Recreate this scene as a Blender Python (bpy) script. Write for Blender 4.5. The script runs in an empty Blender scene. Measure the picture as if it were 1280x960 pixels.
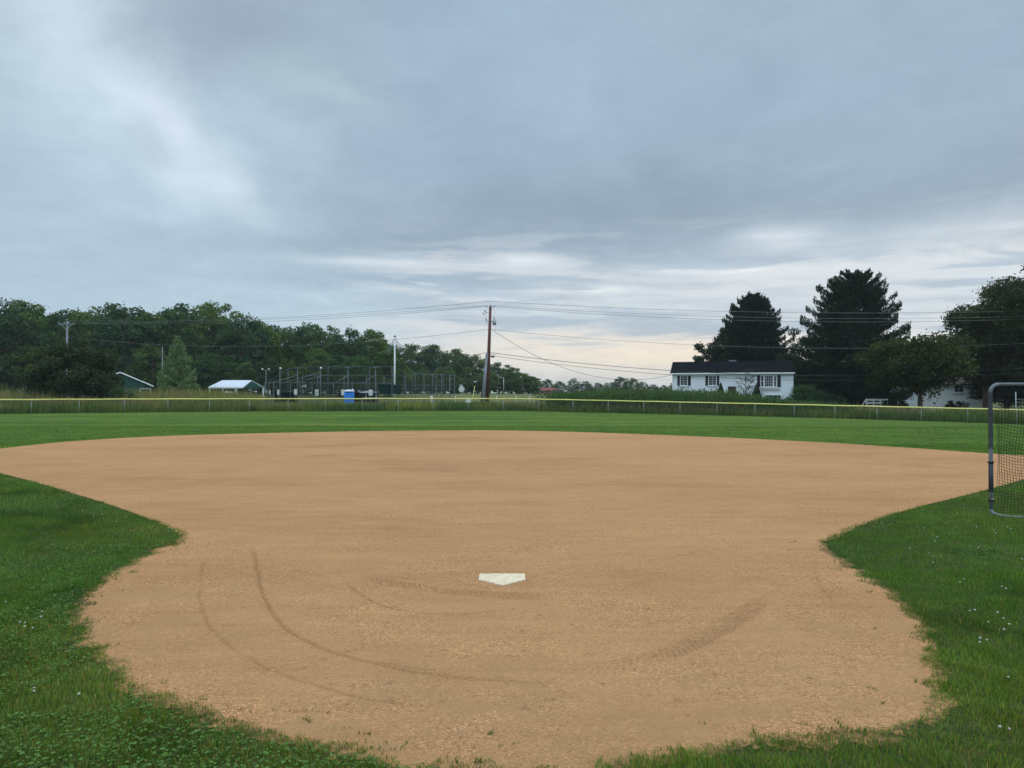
import bpy, math, random
import numpy as np
from mathutils import Vector, Matrix

random.seed(7)
RNG = np.random.default_rng(11)
scene = bpy.context.scene
COL = scene.collection
F = 961.0
CAMH = 1.74
TH = math.atan(11 / F)

# ------------------------------------------------------------------ helpers
def at(px, py, Y):
    """world point at depth Y (metres north of the camera) seen at photo pixel px,py"""
    u = (px - 640) / F; v = (480 - py) / F
    dy = math.cos(TH) - v * math.sin(TH); dz = math.sin(TH) + v * math.cos(TH)
    t = Y / dy
    return Vector((u * t, Y, CAMH + dz * t))

def ground_at(px, py):
    u = (px - 640) / F; v = (480 - py) / F
    dy = math.cos(TH) - v * math.sin(TH); dz = math.sin(TH) + v * math.cos(TH)
    t = -CAMH / dz
    return (u * t, dy * t)

def ss(a, b, x):
    t = np.clip((np.asarray(x, float) - a) / (b - a), 0, 1)
    return t * t * (3 - 2 * t)

def terrain(x, y):
    x = np.asarray(x, float); y = np.asarray(y, float)
    z = -0.02 * np.minimum(np.maximum(x, 0), 45) * ss(36, 62, y)
    z = z + 1.45 * ss(86, 165, y) * (1 - ss(0.12, 0.3, x / np.maximum(y, 1)))
    return z

def tz(x, y):
    return float(terrain(x, y))

def _hash(ix, iy, s):
    h = (ix.astype(np.int64) * 374761393 + iy.astype(np.int64) * 668265263 + s * 974634777) & 0xffffffff
    h = ((h ^ (h >> 13)) * 1274126177) & 0xffffffff
    return ((h ^ (h >> 16)) & 0xffff) / 65535.0

def vnoise(x, y, s=0):
    x = np.asarray(x, float); y = np.asarray(y, float)
    ix = np.floor(x).astype(np.int64); iy = np.floor(y).astype(np.int64)
    fx = x - ix; fy = y - iy
    fx = fx * fx * (3 - 2 * fx); fy = fy * fy * (3 - 2 * fy)
    a = _hash(ix, iy, s); b = _hash(ix + 1, iy, s); c = _hash(ix, iy + 1, s); d = _hash(ix + 1, iy + 1, s)
    return a + (b - a) * fx + (c - a) * fy + (a - b - c + d) * fx * fy

def fbm(x, y, s=0, o=4):
    r = 0; a = .5; n = 0
    for k in range(o):
        r = r + a * vnoise(x, y, s + k * 17); n += a; a *= .5; x = x * 2.03; y = y * 2.03
    return r / n

def tag(o, label=None, cat=None, group=None, kind=None):
    if label: o['label'] = label
    if cat: o['category'] = cat
    if group: o['group'] = group
    if kind: o['kind'] = kind
    return o

def empty(name, loc=(0, 0, 0), rz=0.0):
    o = bpy.data.objects.new(name, None)
    o.location = loc; o.rotation_euler = (0, 0, rz); o.empty_display_size = .3
    COL.objects.link(o)
    return o

def copy_tree(o, parent=None):
    c = o.copy(); COL.objects.link(c); c.parent = parent
    for ch in list(o.children):
        copy_tree(ch, c)
    return c

class MB:
    """collects shapes, builds one mesh object"""
    def __init__(s):
        s.v = []; s.f = []; s.c = []; s.n = 0; s.smooth = []
    def add(s, verts, faces, col=None, smooth=False):
        b = s.n
        s.v.extend([tuple(p) for p in verts]); s.n += len(verts)
        s.f.extend([tuple(i + b for i in f) for f in faces])
        s.smooth.extend([smooth] * len(faces))
        return s
    def box(s, c, d, rz=0.0):
        cx, cy, cz = c; hx, hy, hz = d[0] / 2, d[1] / 2, d[2] / 2
        ca, sa = math.cos(rz), math.sin(rz)
        vs = []
        for z in (-hz, hz):
            for x, y in ((-hx, -hy), (hx, -hy), (hx, hy), (-hx, hy)):
                vs.append((cx + x * ca - y * sa, cy + x * sa + y * ca, cz + z))
        return s.add(vs, [(3, 2, 1, 0), (4, 5, 6, 7), (0, 1, 5, 4), (1, 2, 6, 5), (2, 3, 7, 6), (3, 0, 4, 7)])
    def tube(s, pts, r, sides=8, smooth=True):
        pts = [Vector(p) for p in pts]
        if not hasattr(r, '__len__'): r = [r] * len(pts)
        vs = []; fs = []
        ref = Vector((0, 0, 1))
        for i, p in enumerate(pts):
            t = (pts[min(i + 1, len(pts) - 1)] - pts[max(i - 1, 0)]).normalized()
            if abs(t.z) > .95: ref = Vector((0, 1, 0))
            elif i == 0 or abs(t.dot(ref)) > .95: ref = Vector((0, 0, 1))
            a = t.cross(ref).normalized(); b = t.cross(a)
            for k in range(sides):
                an = 2 * math.pi * k / sides
                vs.append(p + a * (math.cos(an) * r[i]) + b * (math.sin(an) * r[i]))
        for i in range(len(pts) - 1):
            for k in range(sides):
                k2 = (k + 1) % sides
                fs.append((i * sides + k, i * sides + k2, (i + 1) * sides + k2, (i + 1) * sides + k))
        fs.append(tuple(range(sides))[::-1]); m = (len(pts) - 1) * sides
        fs.append(tuple(m + k for k in range(sides)))
        return s.add(vs, fs, smooth=smooth)
    def build(s, name, mat, parent=None):
        me = bpy.data.meshes.new(name)
        me.from_pydata(s.v, [], s.f)
        me.polygons.foreach_set('use_smooth', s.smooth)
        me.materials.append(mat); me.update()
        o = bpy.data.objects.new(name, me); COL.objects.link(o)
        if parent: o.parent = parent
        return o

def bulk(name, V, Fa, mat, parent=None, col=None, smooth=False, link=True):
    """numpy mesh: V (n,3), Fa (m,k) with constant k, col (n,3) point colours"""
    me = bpy.data.meshes.new(name)
    n, (m, k) = len(V), Fa.shape
    me.vertices.add(n); me.vertices.foreach_set('co', np.ascontiguousarray(V, np.float32).ravel())
    me.loops.add(m * k); me.loops.foreach_set('vertex_index', np.ascontiguousarray(Fa, np.int32).ravel())
    me.polygons.add(m); me.polygons.foreach_set('loop_start', np.arange(0, m * k, k, dtype=np.int32))
    if smooth: me.polygons.foreach_set('use_smooth', np.ones(m, bool))
    if col is not None:
        a = me.color_attributes.new('Col', 'FLOAT_COLOR', 'POINT')
        c4 = np.ones((n, 4), np.float32); c4[:, :3] = col
        a.data.foreach_set('color', c4.ravel())
    me.materials.append(mat); me.update(calc_edges=True)
    o = bpy.data.objects.new(name, me)
    if link: COL.objects.link(o)
    if parent: o.parent = parent
    return o

# ------------------------------------------------------------------ materials
class NT:
    def __init__(s, tree):
        s.t = tree; s.l = tree.links
    def n(s, typ, **kw):
        nd = s.t.nodes.new(typ)
        for k, v in kw.items(): setattr(nd, k, v)
        return nd
    def put(s, sock, v):
        if hasattr(v, 'is_linked') or isinstance(v, bpy.types.NodeSocket): s.l.new(v, sock)
        elif v is not None:
            if hasattr(sock.default_value, '__len__') and not hasattr(v, '__len__'): v = (v,) * len(sock.default_value)
            if hasattr(sock.default_value, '__len__') and len(sock.default_value) == 4 and len(v) == 3: v = (*v, 1)
            sock.default_value = v
    def m(s, op, a, b=None, c=None, clamp=False):
        nd = s.n('ShaderNodeMath', operation=op); nd.use_clamp = clamp
        s.put(nd.inputs[0], a)
        if b is not None: s.put(nd.inputs[1], b)
        if c is not None: s.put(nd.inputs[2], c)
        return nd.outputs[0]
    def vm(s, op, a, b=None, scale=None):
        nd = s.n('ShaderNodeVectorMath', operation=op)
        s.put(nd.inputs[0], a)
        if b is not None: s.put(nd.inputs[1], b)
        if scale is not None: s.put(nd.inputs[3], scale)
        return nd.outputs['Value'] if op in ('DOT_PRODUCT', 'LENGTH', 'DISTANCE') else nd.outputs[0]
    def noise(s, vec, scale, detail=4, rough=.55, dist=0, out='Fac'):
        nd = s.n('ShaderNodeTexNoise'); s.put(nd.inputs['Vector'], vec)
        s.put(nd.inputs['Scale'], scale); s.put(nd.inputs['Detail'], detail)
        s.put(nd.inputs['Roughness'], rough); s.put(nd.inputs['Distortion'], dist)
        return nd.outputs[out]
    def ramp(s, fac, stops, interp='LINEAR'):
        nd = s.n('ShaderNodeValToRGB'); cr = nd.color_ramp; cr.interpolation = interp
        while len(cr.elements) < len(stops): cr.elements.new(.5)
        for e, (p, c) in zip(cr.elements, stops):
            e.position = p; e.color = (*c, 1) if hasattr(c, '__len__') else (c, c, c, 1)
        s.put(nd.inputs[0], fac)
        return nd.outputs[0]
    def mix(s, fac, a, b, blend='MIX'):
        nd = s.n('ShaderNodeMix', data_type='RGBA', blend_type=blend)
        s.put(nd.inputs[0], fac); s.put(nd.inputs[6], a); s.put(nd.inputs[7], b)
        return nd.outputs[2]
    def smooth(s, a, b, x):
        nd = s.n('ShaderNodeMapRange', interpolation_type='SMOOTHSTEP')
        s.put(nd.inputs[0], x); s.put(nd.inputs[1], a); s.put(nd.inputs[2], b)
        return nd.outputs[0]
    def bump(s, h, strength, dist, normal=None):
        nd = s.n('ShaderNodeBump'); s.put(nd.inputs['Height'], h)
        nd.inputs['Strength'].default_value = strength; nd.inputs['Distance'].default_value = dist
        if normal: s.put(nd.inputs['Normal'], normal)
        return nd.outputs[0]
    def mapping(s, vec, scale):
        nd = s.n('ShaderNodeMapping'); s.put(nd.inputs['Vector'], vec); nd.inputs['Scale'].default_value = scale
        return nd.outputs[0]

def new_mat(name):
    m = bpy.data.materials.new(name); m.use_nodes = True
    m.node_tree.nodes.clear()
    nt = NT(m.node_tree)
    out = nt.n('ShaderNodeOutputMaterial')
    return m, nt, out

def pbr(name, color, rough=.6, spec=.3, metal=0.0, var=.12, vscale=3.0, bump=0.0, bscale=40.0, stretch=(1, 1, 1)):
    m, nt, out = new_mat(name)
    b = nt.n('ShaderNodeBsdfPrincipled')
    tc = nt.n('ShaderNodeTexCoord').outputs['Object']
    tc = nt.mapping(tc, stretch)
    n1 = nt.noise(tc, vscale, 5, .6)
    lo = tuple(c * (1 - var * 1.6) for c in color); hi = tuple(min(1, c * (1 + var * 1.2)) for c in color)
    col = nt.ramp(n1, [(.3, lo), (.7, hi)])
    nt.put(b.inputs['Base Color'], col)
    b.inputs['Roughness'].default_value = rough; b.inputs['Specular IOR Level'].default_value = spec
    b.inputs['Metallic'].default_value = metal
    if bump:
        nt.put(b.inputs['Normal'], nt.bump(nt.noise(tc, bscale, 3), bump, .01))
    nt.l.new(b.outputs[0], out.inputs[0])
    return m

def leaf_mat(name, trans=.3, gloss=.015, gain=1.0):
    m, nt, out = new_mat(name)
    at_ = nt.n('ShaderNodeAttribute', attribute_name='Col').outputs['Color']
    oi = nt.n('ShaderNodeObjectInfo').outputs['Random']
    var = nt.ramp(oi, [(0, (.82, .86, .9)), (.5, (1, 1, 1)), (1, (1.2, 1.1, .85))])
    c = nt.mix(1.0, at_, var, 'MULTIPLY')
    c = nt.mix(1.0, c, (gain, gain, gain), 'MULTIPLY')
    d = nt.n('ShaderNodeBsdfDiffuse'); nt.put(d.inputs[0], c)
    t = nt.n('ShaderNodeBsdfTranslucent'); nt.put(t.inputs[0], nt.mix(1.0, c, (1.1, 1.25, .6), 'MULTIPLY'))
    mx = nt.n('ShaderNodeMixShader'); mx.inputs[0].default_value = trans
    nt.l.new(d.outputs[0], mx.inputs[1]); nt.l.new(t.outputs[0], mx.inputs[2])
    g = nt.n('ShaderNodeBsdfGlossy'); g.inputs['Roughness'].default_value = .5; g.inputs[0].default_value = (.8, .85, .9, 1)
    m2 = nt.n('ShaderNodeMixShader'); m2.inputs[0].default_value = gloss
    nt.l.new(mx.outputs[0], m2.inputs[1]); nt.l.new(g.outputs[0], m2.inputs[2])
    nt.l.new(m2.outputs[0], out.inputs[0])
    return m

M = {}
M['leaf'] = leaf_mat('foliage')
M['needle'] = leaf_mat('needles', .12, .01)
M['blade'] = leaf_mat('grass_blades', .3, .02)
M['bark'] = pbr('bark', (.10, .08, .06), .9, .1, var=.35, vscale=6, bump=.6, bscale=14, stretch=(1, 1, .25))
M['blossom'] = pbr('clover_blossom', (.48, .48, .40), .8, .1, var=.3, vscale=300)
M['galv'] = pbr('galvanised_steel', (.38, .40, .42), .5, .5, .55, var=.2, vscale=20)
M['galv_old'] = pbr('weathered_pipe', (.19, .21, .235), .55, .4, .3, var=.35, vscale=45, bump=.3, bscale=90)
M['fence_steel'] = pbr('fence_steel', (.30, .32, .31), .6, .4, .3, var=.15, vscale=3)
M['fence_wire'] = pbr('fence_wire', (.07, .08, .075), .6, .3, .2)
M['far_steel'] = pbr('far_fence_steel', (.15, .175, .185), .7, .3, .1)
M['yellow'] = pbr('yellow_plastic', (.80, .70, .20), .5, .4, var=.08, vscale=.6)
M['white'] = pbr('white_paint', (.78, .79, .80), .5, .4, var=.05, vscale=1.5)
M['offwhite'] = pbr('offwhite_paint', (.6, .6, .56), .6, .3, var=.12, vscale=2)
M['pole_wood'] = pbr('creosoted_wood', (.13, .058, .042), .85, .2, var=.35, vscale=5, bump=.5, bscale=12, stretch=(1, 1, .12))
M['grey_wood'] = pbr('silvered_wood', (.24, .25, .27), .85, .2, var=.25, vscale=5, bump=.5, bscale=12, stretch=(1, 1, .12))
M['dark'] = pbr('dark_metal', (.03, .032, .035), .6, .3)
M['wire'] = pbr('cable_rubber', (.03, .032, .036), .6, .3)
M['wire_alu'] = pbr('bare_cable', (.16, .17, .18), .5, .4, .3)
M['roof_dark'] = pbr('dark_shingle', (.011, .012, .016), 1.0, .0, var=.3, vscale=8, bump=.4, bscale=30, stretch=(.5, 2, 2))
M['shutter'] = pbr('black_shutter', (.012, .013, .018), .5, .3)
M['door'] = pbr('dark_door', (.06, .03, .025), .5, .3)
M['green_wall'] = pbr('green_panel', (.025, .085, .065), .7, .2, var=.1)
M['roof_metal'] = pbr('white_metal_roof', (.62, .66, .72), .45, .5, .1, var=.06)
M['blue'] = pbr('blue_plastic', (.02, .21, .72), .4, .4, var=.06)
M['red'] = pbr('red_siding', (.22, .06, .05), .8, .2, var=.2)
M['brown_roof'] = pbr('brown_roof', (.09, .07, .065), .9, .1, var=.2)
M['grey_roof'] = pbr('grey_roof', (.22, .22, .22), .9, .1, var=.15)
M['screen'] = pbr('green_windscreen', (.010, .030, .027), .9, .1)
M['tape'] = pbr('dark_sleeve', (.06, .06, .075), .7, .3, var=.4, vscale=60)
M['net'] = pbr('black_netting', (.02, .022, .025), .85, .15)
M['asphalt'] = pbr('asphalt', (.055, .055, .057), .95, .15, var=.15, vscale=.8, bump=.4, bscale=60)
M['beige'] = pbr('beige_wall', (.35, .30, .26), .8, .2)
M['bluegrey'] = pbr('blue_grey_door', (.10, .17, .20), .6, .3)

def siding_mat(name, color, pitch=.2):
    m, nt, out = new_mat(name)
    b = nt.n('ShaderNodeBsdfPrincipled')
    tc = nt.n('ShaderNodeTexCoord').outputs['Object']
    sep = nt.n('ShaderNodeSeparateXYZ'); nt.put(sep.inputs[0], tc)
    saw = nt.m('FRACT', nt.m('MULTIPLY', sep.outputs[2], 1 / pitch))
    n1 = nt.noise(tc, .7, 5, .6)
    col = nt.ramp(n1, [(.3, tuple(c * .9 for c in color)), (.7, color)])
    # joint between boards: a thin dark seam of the lap itself
    nt.put(b.inputs['Base Color'], col)
    b.inputs['Roughness'].default_value = .5
    h = nt.m('SUBTRACT', 1.0, saw)
    nt.put(b.inputs['Normal'], nt.bump(h, 1.0, .02))
    nt.l.new(b.outputs[0], out.inputs[0])
    return m
M['siding'] = siding_mat('white_siding', (.80, .82, .85))

def glass_mat():
    m, nt, out = new_mat('window_glass')
    b = nt.n('ShaderNodeBsdfPrincipled')
    b.inputs['Base Color'].default_value = (.012, .014, .02, 1); b.inputs['Roughness'].default_value = .08
    b.inputs['Specular IOR Level'].default_value = .6
    tc = nt.n('ShaderNodeTexCoord').outputs['Object']
    nt.put(b.inputs['Normal'], nt.bump(nt.noise(tc, 1.5, 2), .1, .02))
    nt.l.new(b.outputs[0], out.inputs[0])
    return m
M['glass'] = glass_mat()

# grass sheet
def turf_mat():
    m, nt, out = new_mat('turf')
    b = nt.n('ShaderNodeBsdfPrincipled')
    g = nt.n('ShaderNodeNewGeometry').outputs['Position']
    big = nt.noise(nt.mapping(g, (.05, .16, 1)), 1.0, 5, .6)
    mid = nt.noise(nt.mapping(g, (.35, .9, 1)), 1.0, 6, .65)
    fine = nt.noise(g, 26, 4, .7)
    sep = nt.n('ShaderNodeSeparateXYZ'); nt.put(sep.inputs[0], g)
    col = nt.ramp(big, [(.3, (.052, .106, .016)), (.55, (.076, .136, .020)), (.75, (.125, .168, .030))])
    col = nt.mix(.85, col, nt.ramp(mid, [(.32, (.62, .68, .6)), (.5, (1, 1, 1)), (.66, (1.42, 1.24, 1.1))]), 'MULTIPLY')
    dots = nt.noise(nt.mapping(g, (1.6, 2.6, 1)), 1.0, 6, .75)
    col = nt.mix(.8, col, nt.ramp(dots, [(.34, (.66, .72, .62)), (.5, (1, 1, 1)), (.64, (1.34, 1.22, 1.15))]), 'MULTIPLY')
    col = nt.mix(.6, col, nt.ramp(fine, [(.3, (.55, .6, .5)), (.7, (1.4, 1.35, 1.3))]), 'MULTIPLY')
    # mowing passes across the outfield
    wob = nt.m('ADD', sep.outputs[1], nt.m('MULTIPLY', nt.noise(g, .05, 2), 6.0))
    st = nt.m('SINE', nt.m('MULTIPLY', wob, 1.15))
    col = nt.mix(nt.m('MULTIPLY', nt.smooth(34, 40, sep.outputs[1]), .5), col, nt.mix(1.0, col, nt.ramp(nt.m('MULTIPLY_ADD', st, .5, .5), [(.2, (.78, .82, .80)), (.8, (1.26, 1.20, 1.1))]), 'MULTIPLY'))
    thatch = nt.ramp(nt.noise(g, 9, 5, .7), [(.35, (.022, .040, .012)), (.5, (.045, .062, .020)), (.68, (.11, .085, .045))])
    col = nt.mix(nt.smooth(26, 13, sep.outputs[1]), col, thatch)
    far = nt.smooth(72, 110, sep.outputs[1])
    meadow = nt.ramp(nt.noise(nt.mapping(g, (.02, .08, 1)), 1, 5, .6), [(.35, (.06, .11, .03)), (.5, (.11, .14, .045)), (.65, (.17, .15, .07))])
    col = nt.mix(far, col, meadow)
    nt.put(b.inputs['Base Color'], col)
    b.inputs['Roughness'].default_value = .95; b.inputs['Specular IOR Level'].default_value = .08
    nt.put(b.inputs['Normal'], nt.bump(nt.noise(g, 35, 4, .7), .6, .03))
    nt.l.new(b.outputs[0], out.inputs[0])
    return m
M['turf'] = turf_mat()

def dirt_mat():
    m, nt, out = new_mat('infield_clay')
    b = nt.n('ShaderNodeBsdfPrincipled')
    g = nt.n('ShaderNodeNewGeometry').outputs['Position']
    a = nt.n('ShaderNodeAttribute', attribute_name='Col')
    sep = nt.n('ShaderNodeSeparateColor'); nt.put(sep.inputs[0], a.outputs['Color'])
    R, G, B = sep.outputs[0], sep.outputs[1], sep.outputs[2]
    big = nt.noise(nt.mapping(g, (.14, .3, 1)), 1.0, 5, .6)
    mid = nt.noise(nt.mapping(g, (1.2, 3.0, 1)), 1.0, 5, .65)
    col = nt.ramp(big, [(.3, (.405, .212, .096)), (.5, (.470, .251, .117)), (.72, (.508, .277, .131))])
    col = nt.mix(.55, col, nt.ramp(mid, [(.3, (.84, .83, .80)), (.7, (1.13, 1.13, 1.13))]), 'MULTIPLY')
    rake = nt.noise(nt.mapping(g, (.5, 13, 1)), 1.0, 3, .6, .4)
    col = nt.mix(.8, col, nt.ramp(rake, [(.32, (.94, .935, .93)), (.5, (1, 1, 1)), (.68, (1.04, 1.04, 1.04))]), 'MULTIPLY')
    damp = nt.smooth(.52, .68, nt.noise(nt.mapping(g, (.22, .3, 1)), 1.3, 5, .6))
    col = nt.mix(nt.m('MULTIPLY', damp, .35), col, (.30, .165, .08))
    # pale fine silt patches (attribute G) and darker tone in track grooves, tread gaps and clods (attribute R)
    silt = nt.m('MULTIPLY', G, nt.smooth(.42, .66, nt.noise(g, 2.2, 5, .65)))
    col = nt.mix(nt.m('MULTIPLY', silt, .75), col, (.395, .232, .108))
    sc = nt.m('MULTIPLY', nt.smooth(.58, .72, nt.noise(nt.mapping(g, (1.1, 3.6, 1)), 1.6, 6, .7, 1.2)), .35)
    col = nt.mix(sc, col, (.50, .33, .20))
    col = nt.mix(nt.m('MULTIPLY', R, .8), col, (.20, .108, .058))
    th = nt.m('MULTIPLY', B, nt.smooth(.38, .55, nt.noise(g, 14, 4, .7)))
    col = nt.mix(nt.m('MULTIPLY', th, .85), col, (.07, .062, .028))
    # grains
    v = nt.n('ShaderNodeTexVoronoi'); nt.put(v.inputs['Vector'], g); v.inputs['Scale'].default_value = 85
    vs = nt.n('ShaderNodeSeparateColor'); nt.put(vs.inputs[0], v.outputs['Color'])
    v2 = nt.n('ShaderNodeTexVoronoi'); nt.put(v2.inputs['Vector'], g); v2.inputs['Scale'].default_value = 190
    vs2 = nt.n('ShaderNodeSeparateColor'); nt.put(vs2.inputs[0], v2.outputs['Color'])
    gr = nt.ramp(vs.outputs[0], [(0, (.62, .58, .54)), (.3, (.93, .92, .91)), (.75, (1.05, 1.05, 1.05)), (.97, (1.4, 1.42, 1.45))])
    gr2 = nt.ramp(vs2.outputs[0], [(0, (.72, .70, .68)), (.5, (1, 1, 1)), (1, (1.3, 1.3, 1.3))])
    coarse = nt.m('SUBTRACT', 1.0, nt.m('MULTIPLY', silt, .7))
    patch = nt.m('MULTIPLY_ADD', nt.smooth(.4, .62, nt.noise(g, .9, 4, .6)), .55, .4)
    k = nt.m('MULTIPLY', coarse, patch)
    col = nt.mix(k, col, nt.mix(1.0, col, gr, 'MULTIPLY'))
    col = nt.mix(nt.m('MULTIPLY', k, .8), col, nt.mix(1.0, col, gr2, 'MULTIPLY'))
    nt.put(b.inputs['Base Color'], col)
    b.inputs['Roughness'].default_value = .95; b.inputs['Specular IOR Level'].default_value = .1
    h = nt.m('ADD', nt.m('MULTIPLY', v.outputs['Distance'], -1.0), nt.m('MULTIPLY', nt.noise(g, 130, 4, .75), 1.0))
    nb = nt.bump(h, .8, .008)
    nb = nt.bump(nt.noise(g, 14, 5, .7), .5, .02, nb)
    nt.put(b.inputs['Normal'], nb)
    nt.l.new(b.outputs[0], out.inputs[0])
    return m
M['dirt'] = dirt_mat()

def plate_mat():
    m, nt, out = new_mat('rubber_plate')
    b = nt.n('ShaderNodeBsdfPrincipled')
    g = nt.n('ShaderNodeTexCoord').outputs['Object']
    col = nt.ramp(nt.noise(nt.mapping(g, (9, 22, 9)), 1, 6, .7, .8), [(.38, (.52, .34, .20)), (.46, (.72, .58, .40)), (.55, (.78, .65, .46)), (.62, (.55, .38, .23))])
    nt.put(b.inputs['Base Color'], col); b.inputs['Roughness'].default_value = .6
    nt.l.new(b.outputs[0], out.inputs[0])
    return m
M['plate'] = plate_mat()

# ------------------------------------------------------------------ camera
cam = bpy.data.cameras.new('camera'); camo = bpy.data.objects.new('camera', cam); COL.objects.link(camo)
camo.location = (0, 0, CAMH); camo.rotation_euler = (math.pi / 2 + TH, 0, 0)
cam.sensor_width = 36; cam.lens = 36 * F / 1280; cam.clip_start = .05; cam.clip_end = 8000
scene.camera = camo

# ------------------------------------------------------------------ world
SUN_EL, SUN_AZ = math.radians(48), math.radians(35)      # azimuth clockwise from +Y (camera forward)
def build_world():
    w = bpy.data.worlds.new('World'); scene.world = w; w.use_nodes = True
    w.node_tree.nodes.clear(); nt = NT(w.node_tree)
    out = nt.n('ShaderNodeOutputWorld'); bg = nt.n('ShaderNodeBackground')
    sky = nt.n('ShaderNodeTexSky'); sky.sky_type = 'NISHITA'; sky.sun_disc = False
    sky.sun_elevation = SUN_EL; sky.sun_rotation = SUN_AZ
    d = nt.vm('NORMALIZE', nt.n('ShaderNodeTexCoord').outputs['Generated'])
    sp = nt.n('ShaderNodeSeparateXYZ'); nt.put(sp.inputs[0], d)
    x, y, z = sp.outputs
    zc = nt.m('MAXIMUM', z, 0.0)
    # cloud-deck coordinates (a flat layer overhead)
    inv = nt.m('DIVIDE', 1.0, nt.m('ADD', zc, .16))
    cp = nt.n('ShaderNodeCombineXYZ'); nt.put(cp.inputs[0], nt.m('MULTIPLY', x, inv)); nt.put(cp.inputs[1], nt.m('MULTIPLY', y, inv))
    cp = cp.outputs[0]
    warp = nt.noise(cp, 1.3, 4, .55)
    warp2 = nt.noise(d, 5.0, 4, .55)
    zz = nt.m('ADD', z, nt.m('MULTIPLY', nt.m('SUBTRACT', warp2, .5), .05))
    def L(r, g, b):
        f = lambda c: ((c / 255 + .055) / 1.055) ** 2.4 if c > 10 else c / 255 / 12.92
        return (f(r), f(g), f(b))
    base = nt.ramp(zz, [(0, L(222, 220, 214)), (.045, L(220, 220, 218)), (.085, L(203, 212, 219)), (.13, L(184, 197, 208)),
                        (.2, L(163, 180, 193)), (.32, L(160, 178, 196)), (.45, L(163, 183, 198)), (.6, L(170, 188, 200))])
    # pale rain haze low on the west side
    xl = nt.m('ADD', x, nt.m('MULTIPLY', nt.m('SUBTRACT', warp2, .5), .25))
    xl = nt.m('ADD', xl, nt.m('MULTIPLY', z, .35))
    lf = nt.smooth(.06, -.22, xl)
    base = nt.mix(nt.m('MULTIPLY', lf, .95), base, nt.ramp(z, [(0, L(186, 206, 218)), (.2, L(184, 203, 215)), (.38, L(184, 200, 210)), (.5, L(172, 188, 200))]))
    # broad soft modelling of the deck
    n1 = nt.noise(cp, .75, 6, .55, .3)
    base = nt.mix(1.0, base, nt.ramp(n1, [(.3, (.80, .81, .84)), (.5, (.98, .98, .98)), (.7, (1.16, 1.15, 1.12))]), 'MULTIPLY')
    n2 = nt.noise(cp, 2.6, 7, .6, .8)
    base = nt.mix(1.0, base, nt.ramp(n2, [(.3, (.91, .915, .925)), (.5, (1, 1, 1)), (.7, (1.09, 1.085, 1.07))]), 'MULTIPLY')
    def blob(px, py, sx, sy, ang, col, amt, wamp=.08):
        nonlocal base
        p = at(px, py, 100.0) - Vector((0, 0, CAMH)); p.normalize()
        r = Vector((p.y, -p.x, 0)).normalized(); u = r.cross(p)
        ca, sa = math.cos(ang), math.sin(ang)
        e1 = r * ca + u * sa; e2 = -r * sa + u * ca
        wv = nt.n('ShaderNodeVectorMath', operation='SCALE')
        wn = nt.noise(d, 7.0, 4, .6, out='Color')
        wv0 = nt.vm('SUBTRACT', wn, (.5, .5, .5)); nt.put(wv.inputs[0], wv0); wv.inputs[3].default_value = wamp
        dd = nt.vm('ADD', d, wv.outputs[0])
        a = nt.m('DIVIDE', nt.vm('DOT_PRODUCT', dd, tuple(e1)), sx)
        b = nt.m('DIVIDE', nt.vm('DOT_PRODUCT', dd, tuple(e2)), sy)
        front = nt.m('GREATER_THAN', nt.vm('DOT_PRODUCT', d, tuple(p)), 0)
        q = nt.m('ADD', nt.m('MULTIPLY', a, a), nt.m('MULTIPLY', b, b))
        f = nt.m('MULTIPLY', nt.m('MULTIPLY', nt.m('EXPONENT', nt.m('MULTIPLY', q, -1.0)), amt), front)
        base = nt.mix(f, base, col)
    blob(80, 340, .28, .14, 0, L(180, 200, 214), .8, .06)
    blob(150, 95, .17, .060, -.80, L(214, 230, 240), .9, .16)
    blob(215, 150, .05, .022, -.9, L(236, 244, 250), .8, .10)
    blob(95, 30, .10, .03, -.6, L(222, 234, 242), .7, .12)
    blob(285, 238, .040, .020, -.7, L(222, 234, 242), .8, .08)
    blob(225, 215, .05, .02, -.7, L(214, 228, 238), .6, .1)
    blob(190, 175, .035, .03, .5, L(176, 192, 205), .55, .1)
    blob(60, 150, .08, .05, .3, L(196, 212, 222), .4, .1)
    blob(400, 95, .10, .035, -.5, L(182, 199, 205), .6, .16)
    blob(345, 165, .05, .018, -.6, L(194, 210, 220), .7, .08)
    blob(420, 110, .04, .012, -.2, L(190, 206, 212), .6, .08)
    blob(300, 15, .16, .05, .15, L(152, 167, 180), .75, .14)
    blob(250, 80, .035, .03, -.9, L(160, 175, 188), .6, .08)
    blob(560, 200, .22, .07, -.2, L(156, 173, 192), .6, .12)
    blob(640, 40, .2, .05, -.1, L(164, 183, 201), .5, .12)
    blob(450, 260, .12, .03, -.1, L(160, 178, 196), .5, .08)
    blob(820, 255, .42, .050, .05, L(142, 158, 170), .8, .1)
    blob(1000, 50, .3, .1, 0, L(158, 177, 190), .5, .1)
    blob(1150, 180, .2, .05, .1, L(164, 181, 193), .5, .1)
    blob(600, 303, .25, .014, 0, L(150, 167, 182), .8, .03)
    blob(500, 350, .16, .010, 0, L(160, 178, 194), .8, .02)
    blob(790, 349, .10, .006, 0, L(164, 180, 193), .75, .02)
    blob(800, 402, .19, .012, 0, L(176, 190, 203), .75, .02)
    blob(975, 297, .050, .013, 0, L(232, 236, 239), .95, .02)
    blob(1180, 290, .18, .022, .1, L(196, 206, 213), .6, .04)
    blob(1180, 345, .30, .045, 0, L(224, 226, 226), .75, .05)
    blob(475, 328, .085, .006, -.03, L(216, 224, 230), .85, .012)
    blob(655, 326, .055, .009, 0, L(228, 233, 236), .95, .014)
    blob(735, 362, .075, .0065, .0, L(238, 240, 238), .9, .010)
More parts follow.
